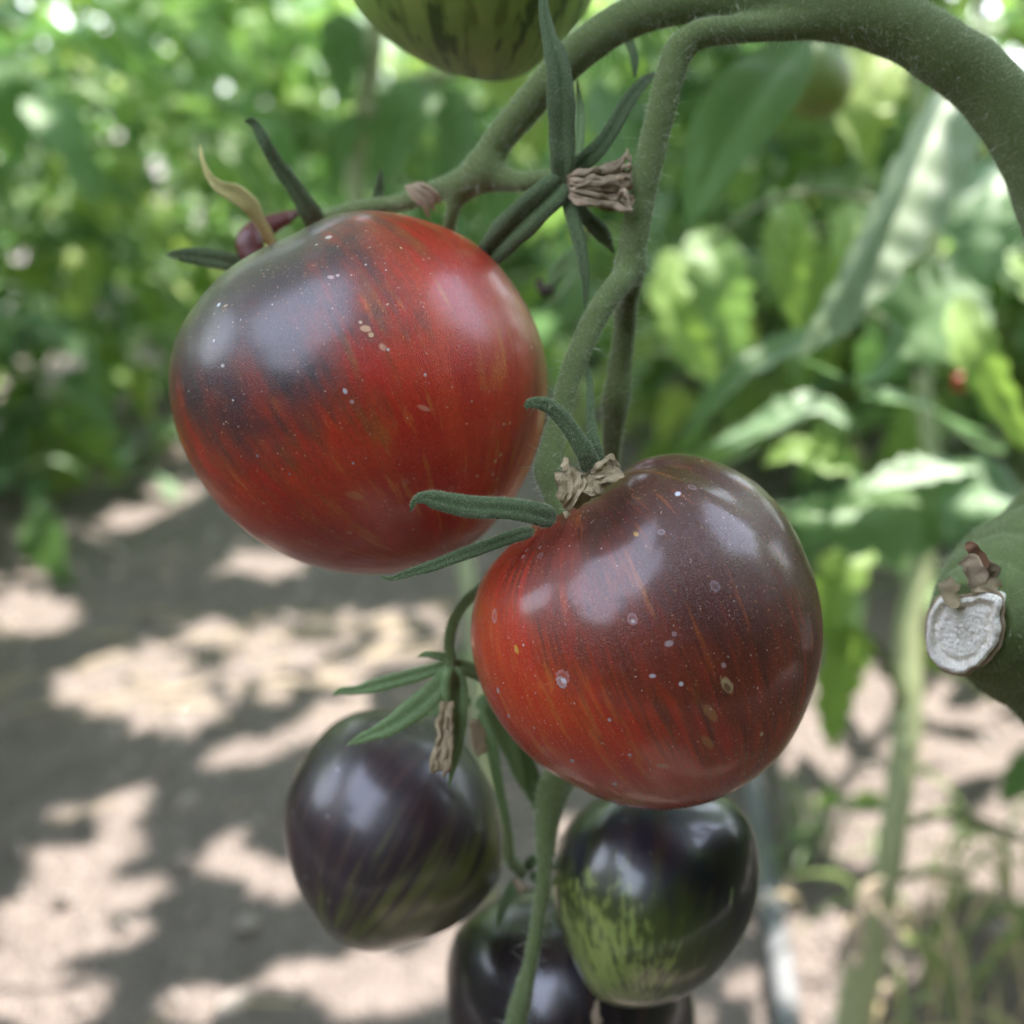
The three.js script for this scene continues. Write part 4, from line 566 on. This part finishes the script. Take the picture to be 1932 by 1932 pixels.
// calyx and dried flower of the right red tomato
sepals(red2.g, [
  { pts: [[991, 771, 0.149, 8], [1000, 761, 0.149, 18], [1016, 760, 0.149, 24], [1034, 766, 0.1495, 28], [1060, 788, 0.15, 31], [1084, 822, 0.1505, 33], [1103, 853, 0.151, 37], [1117, 890, 0.153, 40]], o: { thick: 0.5 } },
  { pts: [[775, 967, 0.1475, 4], [781, 948, 0.147, 12], [797, 939, 0.147, 22], [822, 943, 0.1475, 34], [882, 955, 0.148, 42], [950, 959, 0.1485, 41], [1000, 967, 0.149, 43], [1050, 980, 0.151, 46]], o: { thick: 0.42 } },
  { pts: [[716, 1087, 0.152, 3], [738, 1092, 0.152, 8], [769, 1082, 0.152, 15], [815, 1068, 0.152, 21], [860, 1051, 0.1525, 24], [905, 1035, 0.153, 25], [965, 1014, 0.1535, 25], [1010, 1000, 0.156, 24]] },
  [[1107, 686, 0.158, 4], [1112, 715, 0.158, 12], [1113, 755, 0.157, 16], [1115, 800, 0.156, 18], [1121, 838, 0.155, 24], [1133, 885, 0.155, 30]],
], M.sepal, 700);
{
  const r = mul32(5), pet = (l, o = {}, a = 0.0011) => part(red2.g, 'dried_petal', crumple(limb(l, { thick: 0.07, seg: 50, rad: 36, wob: 0.5, groove: 0.3, ...o }), a, 420, 3 + r() * 20), M.paper);
  pet([[1068, 962, 0.1465, 14], [1072, 935, 0.1455, 34], [1078, 905, 0.145, 46], [1090, 888, 0.146, 30]], { hint: V(-0.5, 0.2, 1), cup: 0.5 });
  pet([[1078, 955, 0.1475, 20], [1100, 930, 0.1465, 38], [1126, 915, 0.1465, 30], [1140, 900, 0.148, 14]], { hint: V(0.2, 0.6, 1), cup: -0.4 });
  pet([[1092, 925, 0.147, 18], [1118, 900, 0.1465, 42], [1146, 888, 0.147, 46], [1168, 886, 0.149, 22]], { hint: V(0.3, 0.5, 1), cup: 0.4 });
  pet([[1074, 930, 0.1455, 12], [1076, 895, 0.145, 22], [1071, 872, 0.1455, 18], [1068, 862, 0.146, 4]], { hint: V(-0.8, 0, 1), cup: 0.3 });
  pet([[1108, 912, 0.145, 14], [1118, 924, 0.144, 24], [1128, 932, 0.1445, 10]], { cup: 0.8 });
  pet([[1140, 880, 0.149, 20], [1155, 874, 0.149, 26], [1168, 882, 0.15, 14]], { cup: -0.5 });
  for (let k = 0; k < 12; k++) { const t = k / 11, ex = mix(1066, 1166, t) + (r() - 0.5) * 12, ey = mix(962, 884, t) + (r() - 0.5) * 26, d0 = 0.1445 + 0.003 * t; pet([[1104 + (r() - 0.5) * 14, 905 + (r() - 0.5) * 14, d0 + 0.001, 6], [mix(1104, ex, 0.45) + (r() - 0.5) * 10, mix(905, ey, 0.45) - 6 * r(), d0 - 0.0012 * r(), 14 + 8 * r()], [mix(1104, ex, 0.8), mix(905, ey, 0.8) + (r() - 0.5) * 8, d0, 12 + 8 * r()], [ex, ey, d0 + 0.0006, 4]], { thick: 0.1, seg: 30, rad: 16, wob: 0.5, cup: (r() - 0.5) * 1.6, twist: (r() - 0.5) * 2 }, 0.0006); }
  pet([[1066, 965, 0.147, 10], [1070, 975, 0.1468, 8], [1076, 968, 0.147, 7]], {}, 0.0006);
}
// calyx of the lower left tomato
sepals(dark3.g, [
  [[900, 1318, 0.19, 30], [925, 1335, 0.189, 38], [950, 1385, 0.189, 36], [972, 1440, 0.19, 26], [988, 1492, 0.192, 8]],
  [[905, 1345, 0.196, 20], [925, 1400, 0.194, 24], [938, 1470, 0.193, 20], [955, 1560, 0.195, 12]],
  [[890, 1320, 0.197, 22], [850, 1332, 0.197, 22], [810, 1345, 0.198, 16], [770, 1352, 0.2, 5]],
  [[930, 1340, 0.197, 24], [970, 1400, 0.198, 44], [1000, 1470, 0.199, 40], [1010, 1530, 0.2, 10]],
], M.paleSepal, 0);
part(dark3.g, 'dried_style', crumple(limb([[897, 1352, 0.187, 20], [900, 1385, 0.186, 26], [908, 1425, 0.186, 30]], { thick: 0.6, groove: 0.3, seg: 24 }), 0.001, 500, 4), M.paper);
sepals(dark5.g, [
  [[990, 1640, 0.205, 18], [1010, 1622, 0.203, 22], [1030, 1628, 0.203, 16], [1045, 1640, 0.204, 5]],
  [[985, 1640, 0.205, 18], [962, 1618, 0.203, 18], [950, 1600, 0.203, 5]],
  [[985, 1650, 0.204, 18], [965, 1680, 0.202, 22], [945, 1725, 0.203, 16], [938, 1755, 0.204, 5]],
  [[1000, 1650, 0.204, 18], [1020, 1660, 0.202, 18], [1040, 1665, 0.203, 5]],
], M.sepal, 0);
part(dark5.g, 'dried_style', crumple(limb([[975, 1655, 0.2, 14], [980, 1672, 0.2, 20], [984, 1690, 0.2, 12]], { seg: 16 }), 0.0008, 500, 9), M.dry);
part(dark4.g, 'style_remnant', crumple(limb([[1131, 1884, 0.199, 5], [1126, 1905, 0.198, 14], [1126, 1925, 0.198, 20], [1128, 1942, 0.199, 12]], { seg: 20, thick: 0.8 }), 0.0008, 600, 2), M.dry);

// ------------------------------------------------------------------ the truss: peduncle, pedicels, hairs
const trussAt = P(1250, 60, 0.166), truss = thing('truss_stem', trussAt, 'arching hairy green truss stem from which the tomatoes hang', 'stem');
{
  const names = ['peduncle', 'rachis', 'pedicel', 'pedicel', 'pedicel', 'pedicel', 'pedicel', 'pedicel'];
  const geos = chainsMesh([
    [[2050, 620, 0.172, 126], [1990, 400, 0.170, 126], [1937, 268, 0.168, 122], [1850, 152, 0.167, 120], [1777, 98, 0.166, 118], [1704, 53, 0.166, 112], [1619, 20, 0.166, 108], [1525, 6, 0.166, 100], [1400, -2, 0.166, 84], [1290, 4, 0.167, 76], [1190, 33, 0.169, 72], [1110, 84, 0.172, 68], [1040, 150, 0.175, 64], [985, 213, 0.178, 60], [935, 273, 0.180, 57], [912, 322, 0.181, 60]],
    [[1700, 52, 0.166, 90], [1610, 38, 0.1655, 80], [1530, 44, 0.165, 58], [1450, 52, 0.164, 50], [1380, 56, 0.1635, 50], [1318, 66, 0.163, 52], [1280, 98, 0.1635, 56], [1260, 160, 0.164, 54], [1240, 240, 0.165, 54], [1222, 320, 0.166, 52], [1205, 400, 0.167, 50], [1193, 470, 0.168, 52], [1187, 520, 0.170, 54], [1182, 570, 0.173, 44], [1178, 630, 0.176, 41], [1171, 690, 0.178, 44], [1163, 750, 0.179, 54], [1158, 800, 0.181, 42], [1154, 860, 0.184, 34], [1150, 950, 0.190, 36], [1130, 1200, 0.2, 40], [1085, 1420, 0.197, 56], [1044, 1490, 0.193, 62], [1031, 1570, 0.191, 42], [1027, 1650, 0.190, 27], [1015, 1736, 0.190, 26], [1000, 1819, 0.190, 28], [980, 1901, 0.191, 40], [960, 1990, 0.192, 44]],
    [[1188, 505, 0.168, 40], [1165, 540, 0.166, 46], [1140, 572, 0.165, 46], [1112, 622, 0.164, 45], [1090, 672, 0.163, 43], [1072, 722, 0.1625, 41], [1057, 780, 0.162, 38], [1043, 838, 0.1615, 46], [1036, 885, 0.161, 58], [1044, 935, 0.160, 38], [1062, 985, 0.16, 32]],
    [[912, 322, 0.181, 56], [870, 346, 0.183, 50], [830, 358, 0.185, 40], [785, 374, 0.188, 34], [740, 385, 0.191, 29], [680, 394, 0.194, 30], [610, 415, 0.199, 30]],
    [[912, 325, 0.181, 52], [945, 338, 0.180, 42], [985, 343, 0.178, 34], [1020, 338, 0.176, 32], [1062, 338, 0.174, 34]],
    [[880, 350, 0.183, 36], [858, 385, 0.184, 26], [850, 415, 0.185, 24], [846, 450, 0.187, 24]],
    [[1085, 1060, 0.192, 20], [960, 1090, 0.187, 20], [905, 1112, 0.182, 20], [872, 1145, 0.1795, 21], [853, 1180, 0.1785, 22], [847, 1215, 0.178, 22], [850, 1250, 0.178, 26]],
    [[1060, 1250, 0.2, 26], [985, 1270, 0.198, 24], [930, 1300, 0.197, 22], [925, 1380, 0.197, 20], [940, 1474, 0.198, 18], [957, 1567, 0.199, 19], [963, 1620, 0.2, 24], [985, 1645, 0.203, 22]],
  ], 0.00052, 0.0022, [], 0.00018);
  const made = Object.entries(geos).map(([id, g]) => part(truss, names[id], g, M.stem));
  hairs(truss, made, 60000, [0.0002, 0.00075], 0.000034, M.hair, 71, { tilt: 0.5 });
  hairs(truss, made, 1700, [0.001, 0.0036], 0.00004, M.longHair, 72, { tilt: 0.55, facing: -0.15 });
  part(truss, 'bract', limb([[1178, 50, 0.18, 8], [1187, 78, 0.18, 16], [1197, 110, 0.18, 15], [1198, 148, 0.18, 5]], sep), M.sepal);
  part(truss, 'dried_flower', mergeGeometries([0, 1, 2, 3, 4, 5].map((i) => crumple(limb([[763 + i * 3.5, 349 - i * 0.8, 0.1792, 4], [778 + i * 5, 371 - i * 4.2, 0.1782 - (i % 2) * 0.0005, 7], [797 + i * 5.5, 389 - i * 5, 0.1782 - (i % 2) * 0.0003, 7], [806 + i * 5, 410 - i * 6 + (i % 2) * 9, 0.1792, 4]], { thick: 0.8, seg: 26, rad: 10, wob: 0.3, seed: i }), 0.0003, 520, i * 3))), M.dry, 'small shrivelled brown flower');
}

// ------------------------------------------------------------------ withered flowers of the truss
{
  const c = P(1063, 337, 0.17), g = thing('withered_flower', c, 'withered flower with long green sepals and crumpled brown petals, near the top', 'flower');
  sepals(g, [
    { pts: [[1062, 342, 0.168, 44], [1061, 300, 0.166, 48], [1060, 255, 0.165, 51], [1059, 182, 0.163, 54], [1050, 112, 0.162, 44], [1034, 60, 0.162, 27], [1026, 12, 0.162, 20], [1028, -40, 0.162, 8]], o: { twist: 0.5 } },
    { pts: [[1068, 335, 0.172, 20], [1088, 285, 0.174, 22], [1094, 220, 0.175, 18], [1090, 150, 0.175, 5]], mat: M.paleSepal },
    [[1068, 336, 0.169, 26], [1092, 312, 0.169, 32], [1120, 289, 0.169, 33], [1152, 248, 0.1695, 30], [1185, 190, 0.17, 28], [1215, 155, 0.171, 22], [1240, 135, 0.172, 6]],
    { pts: [[1062, 342, 0.167, 50], [1040, 364, 0.166, 62], [1003, 397, 0.167, 68], [955, 444, 0.17, 64], [915, 490, 0.174, 50], [880, 530, 0.179, 10]], o: { thick: 0.3, groove: 0.5 } },
    [[1068, 350, 0.168, 26], [1078, 398, 0.167, 28], [1091, 446, 0.166, 27], [1102, 500, 0.166, 20], [1105, 545, 0.1665, 13], [1103, 588, 0.167, 4]],
    [[1075, 365, 0.171, 24], [1100, 405, 0.172, 28], [1135, 440, 0.173, 30], [1160, 478, 0.174, 6]],
  ], M.sepal, 700);
  const r = mul32(8);
  for (let i = 0; i < 26; i++) { const a = (i % 13) / 12 - 0.5, lay = i < 13 ? 0 : 1, y = 352 + a * 58 + lay * 4, d = 0.1655 + 0.004 * lay - 0.002 * r(), e = a * 22 + (r() - 0.5) * 26, w = 6 + 5 * r();
    part(g, 'dried_petal', crumple(limb([[1068, 350 + a * 34, 0.1680, 5], [1088, y, d, w], [1108, y + e * 0.2, d - 0.0012 * Math.abs(a), w + 2], [1134, y + e * 0.5, d, w + 2], [1158 + 8 * r(), y + e * 0.9 + (r() - 0.5) * 10, d + 0.0006, w + 3], [1178 + 16 * r(), y + e * 1.2 + (r() - 0.5) * 34, d + 0.001 - 0.003 * r(), w], [1182 + 18 * r(), y + e * 1.2 + (r() - 0.5) * 50, d + 0.002 * (r() - 0.5), 4]], { thick: 0.55, seg: 44, rad: 10, wob: 0.3, seed: i, twist: (r() - 0.5) * 1.6 }), 0.0006, 520, i * 5 + 1), M.dry); }
}
{
  const c = P(852, 1258, 0.178), g = thing('withered_flower', c, 'star of green sepals with a tan dried style, above the dark purple tomato', 'flower');
  sepals(g, [
    [[855, 1252, 0.177, 20], [822, 1262, 0.176, 24], [774, 1276, 0.176, 29], [712, 1292, 0.176, 28], [668, 1303, 0.177, 17], [642, 1304, 0.177, 13], [626, 1314, 0.177, 4]],
    [[852, 1256, 0.175, 28], [835, 1285, 0.174, 36], [815, 1310, 0.173, 42], [781, 1339, 0.1725, 45], [735, 1371, 0.172, 36], [690, 1390, 0.172, 20], [653, 1406, 0.172, 5]],
    [[860, 1248, 0.178, 18], [840, 1240, 0.177, 16], [822, 1236, 0.1765, 14], [804, 1234, 0.1765, 10], [787, 1239, 0.1765, 3]],
    [[858, 1258, 0.177, 28], [866, 1300, 0.176, 34], [866, 1350, 0.1755, 32], [860, 1410, 0.1755, 25], [847, 1486, 0.176, 5]],
    [[858, 1252, 0.179, 22], [885, 1262, 0.18, 28], [915, 1280, 0.182, 24], [940, 1300, 0.184, 5]],
  ], M.paleSepal, 400);
  part(g, 'ovary', limb([[850, 1258, 0.174, 18], [844, 1275, 0.1735, 22], [842, 1300, 0.1735, 20], [843, 1328, 0.1735, 19]], { seg: 24 }), M.paleSepal);
  part(g, 'dried_style', mergeGeometries([0, 1, 2, 3, 4].map((i) => crumple(limb([[834 + i * 5, 1322, 0.1725 + (i % 2) * 0.0006, 9], [831 + i * 5.2, 1350, 0.1722 + (i % 2) * 0.0006, 10], [826 + i * 6.2, 1400, 0.172 + (i % 2) * 0.0006, 12], [817 + i * 8, 1442, 0.172, 12], [812 + i * 9, 1458 + (i % 2) * 6, 0.1725, 7]], { thick: 0.8, seg: 30, rad: 10, wob: 0.2, seed: i }), 0.0008, 500, i))), M.paper, 'tan ribbed dried style with frayed end');
}
{
  const c = P(1060, 520, 0.235), g = thing('withered_flower', c, 'small blurred pale green bud with dark tip between the red tomato and the thin stem', 'flower');
  sepals(g, [
    [[1100, 470, 0.236, 20], [1085, 510, 0.235, 26], [1060, 550, 0.234, 20], [1026, 583, 0.234, 6]],
    [[1100, 465, 0.237, 26], [1075, 490, 0.235, 34], [1050, 515, 0.235, 30], [1030, 545, 0.235, 10]],
  ], M.paleSepal, 0);
  part(g, 'withered_tip', limb([[1045, 540, 0.234, 14], [1028, 548, 0.233, 22], [1018, 538, 0.233, 16], [1020, 524, 0.233, 10]], { seg: 20 }), M.tip);
  part(g, 'pedicel', limb([[1100, 470, 0.237, 14], [1110, 420, 0.236, 14], [1100, 380, 0.23, 14], [1075, 345, 0.2, 14]], { seg: 20 }), M.stem);
}

// ------------------------------------------------------------------ the thick stem at the right edge with its cut stub
{
  const n = V().addScaledVector(CX, -0.58).addScaledVector(CY, -0.14).addScaledVector(CZ, 0.8).normalize(), at = P(1823, 1187, 0.1617), base = P(2060, 1150, 0.19);
  const g = thing('tomato_plant', base, 'thick hairy plant stem at the right edge with a pale dried cut scar', 'tomato plant');
  const geos = chainsMesh([
    [[2075, 250, 0.19, 150], [2065, 700, 0.19, 165], [2055, 1150, 0.19, 210], [2085, 1600, 0.19, 185], [2120, 2200, 0.19, 180]],
    [[2080, 1150, 0.19, 480], [1990, 1150, 0.182, 400], [1925, 1155, 0.174, 300], [1875, 1160, 0.168, 215], [1840, 1165, 0.164, 165]],
  ], 0.0006, 0.008, [{ at, n, id: 1 }], 0.00025);
  const crust = tex(512, 512, (x, y) => { const a = tor(x, y, 14, 4, 4), b = tor(x, y, 40, 9, 2), v = 0.82 + 0.9 * a + 0.25 * b; return [v, v * 0.97, v * 0.93]; }, true, 60, 60);
  const made = Object.entries(geos).map(([id, q]) => part(g, id === '0' ? 'stem' : 'stub', q, M.stem)), stub = made[made.length - 1];
  { // the dried cut: an uneven crusty plate with a swollen rim
    const poly = [[1780, 1124], [1762, 1150], [1755, 1180], [1755, 1206], [1764, 1237], [1782, 1255], [1817, 1265], [1844, 1252], [1871, 1229], [1887, 1205], [1889, 1160], [1890, 1122], [1866, 1113], [1840, 1122], [1811, 1128]].map(([u, v]) => { const d = P(u, v, 1).sub(CAM), t = at.clone().sub(CAM).dot(n) / d.dot(n); return CAM.clone().addScaledVector(d, t).sub(at); });
    const X = V().crossVectors(CY, n).normalize(), Y = V().crossVectors(n, X), pl = poly.map((p) => [Math.atan2(p.dot(Y), p.dot(X)), Math.hypot(p.dot(Y), p.dot(X))]).sort((a, b) => a[0] - b[0]), pos = [], uv = [], idx = [], NR = 60, NA = 120;
    const rad = (a) => { let k = pl.findIndex((p) => p[0] > a); const m = pl.length, lo = k <= 0 ? [pl[m - 1][0] - (k < 0 ? 0 : 2 * Math.PI), pl[m - 1][1]] : pl[k - 1], hi = k < 0 ? [pl[0][0] + 2 * Math.PI, pl[0][1]] : pl[k]; return mix(lo[1], hi[1], sm(0, 1, (a - lo[0]) / (hi[0] - lo[0]))); };
    for (let i = 0; i <= NR; i++) for (let j = 0; j <= NA; j++) { const a = ((j % NA) / NA * 2 - 1) * Math.PI, t = Math.min(1, i / (NR - 6)), R0 = rad(a) * (1 + 0.04 * noise(Math.cos(a) * 4, Math.sin(a) * 4, 3)), x = Math.cos(a) * R0 * t, y = Math.sin(a) * R0 * t; let h = 0.0007 * Math.exp(-(((t - 0.9) / 0.09) ** 2)) + 0.0005 * fbm(x * 420, y * 420, 2, 4) + 0.0003 * fbm(x * 1500, y * 1500, 4, 2) - 0.0004 * Math.exp(-(((t - 0.72) / 0.08) ** 2)); if (i > NR - 6) h -= (i - NR + 6) / 6 * 0.006; const p = at.clone().addScaledVector(X, x).addScaledVector(Y, y).addScaledVector(n, 0.0019 + h); pos.push(p.x, p.y, p.z); uv.push(x, y); }
    for (let i = 0; i < NR; i++) for (let j = 0; j < NA; j++) { const a = i * (NA + 1) + j, b = a + NA + 1; idx.push(a, b, a + 1, b, b + 1, a + 1); }
    const q = new THREE.BufferGeometry(); q.setAttribute('position', new THREE.Float32BufferAttribute(pos, 3)); q.setAttribute('uv', new THREE.Float32BufferAttribute(uv, 2)); q.setIndex(idx); q.computeVertexNormals();
    sub(stub, g, 'cut_face', q, std([1, 0.96, 0.86], { map: crust, roughness: 0.9 }), 'dried white cut surface');
    const ring = []; for (let k = 0; k <= 28; k++) { const a = (k / 28 * 2 - 1) * Math.PI, R0 = rad(a) * 1.02; ring.push(at.clone().addScaledVector(X, Math.cos(a) * R0).addScaledVector(Y, Math.sin(a) * R0).addScaledVector(n, 0.0009)); }
    sub(stub, g, 'cut_rim', crumple(sweep(ring, ring.map((_, k) => 0.0009 + 0.0005 * noise(k * 0.7, 3)), { seg: 140, rad: 8, hint: n, wob: 0.5, closeEnds: false }), 0.0003, 600, 3), M.dry, 'brown corky edge of the cut');
  }
  hairs(g, made, 30000, [0.0002, 0.0008], 0.000034, M.hair, 81, { tilt: 0.5 }); hairs(g, made, 1000, [0.001, 0.0038], 0.00004, M.longHair, 82, { tilt: 0.5, facing: -0.2 });
  const bark = (l, o, mat) => part(g, 'torn_bark', crumple(limb(l, { thick: 0.1, cup: 0.5, seg: 36, rad: 24, wob: 0.5, ...o }), 0.0012, 330, o.seed), mat);
  bark([[1818, 1028, 0.1598, 7], [1834, 1034, 0.1588, 22], [1848, 1052, 0.1588, 24], [1852, 1080, 0.1593, 17], [1868, 1105, 0.1608, 9]], { seed: 2 }, std([0.22, 0.11, 0.06], { roughness: 0.85 }));
  bark([[1812, 1062, 0.1583, 9], [1830, 1062, 0.1578, 29], [1838, 1090, 0.1578, 32], [1826, 1112, 0.1578, 19]], { seed: 5 }, M.dry);
  bark([[1792, 1088, 0.1583, 9], [1790, 1106, 0.1578, 34], [1800, 1124, 0.1578, 32], [1816, 1130, 0.1578, 14]], { seed: 8 }, M.paper);
  bark([[1828, 1118, 0.1578, 9], [1846, 1104, 0.1578, 27], [1870, 1100, 0.1593, 27], [1886, 1106, 0.1608, 12]], { seed: 11 }, M.paper);
  bark([[1845, 1062, 0.1593, 7], [1862, 1066, 0.1598, 22], [1872, 1085, 0.1608, 22], [1866, 1102, 0.1608, 9]], { seed: 14 }, M.dry);
}
renderer.render(scene, camera);
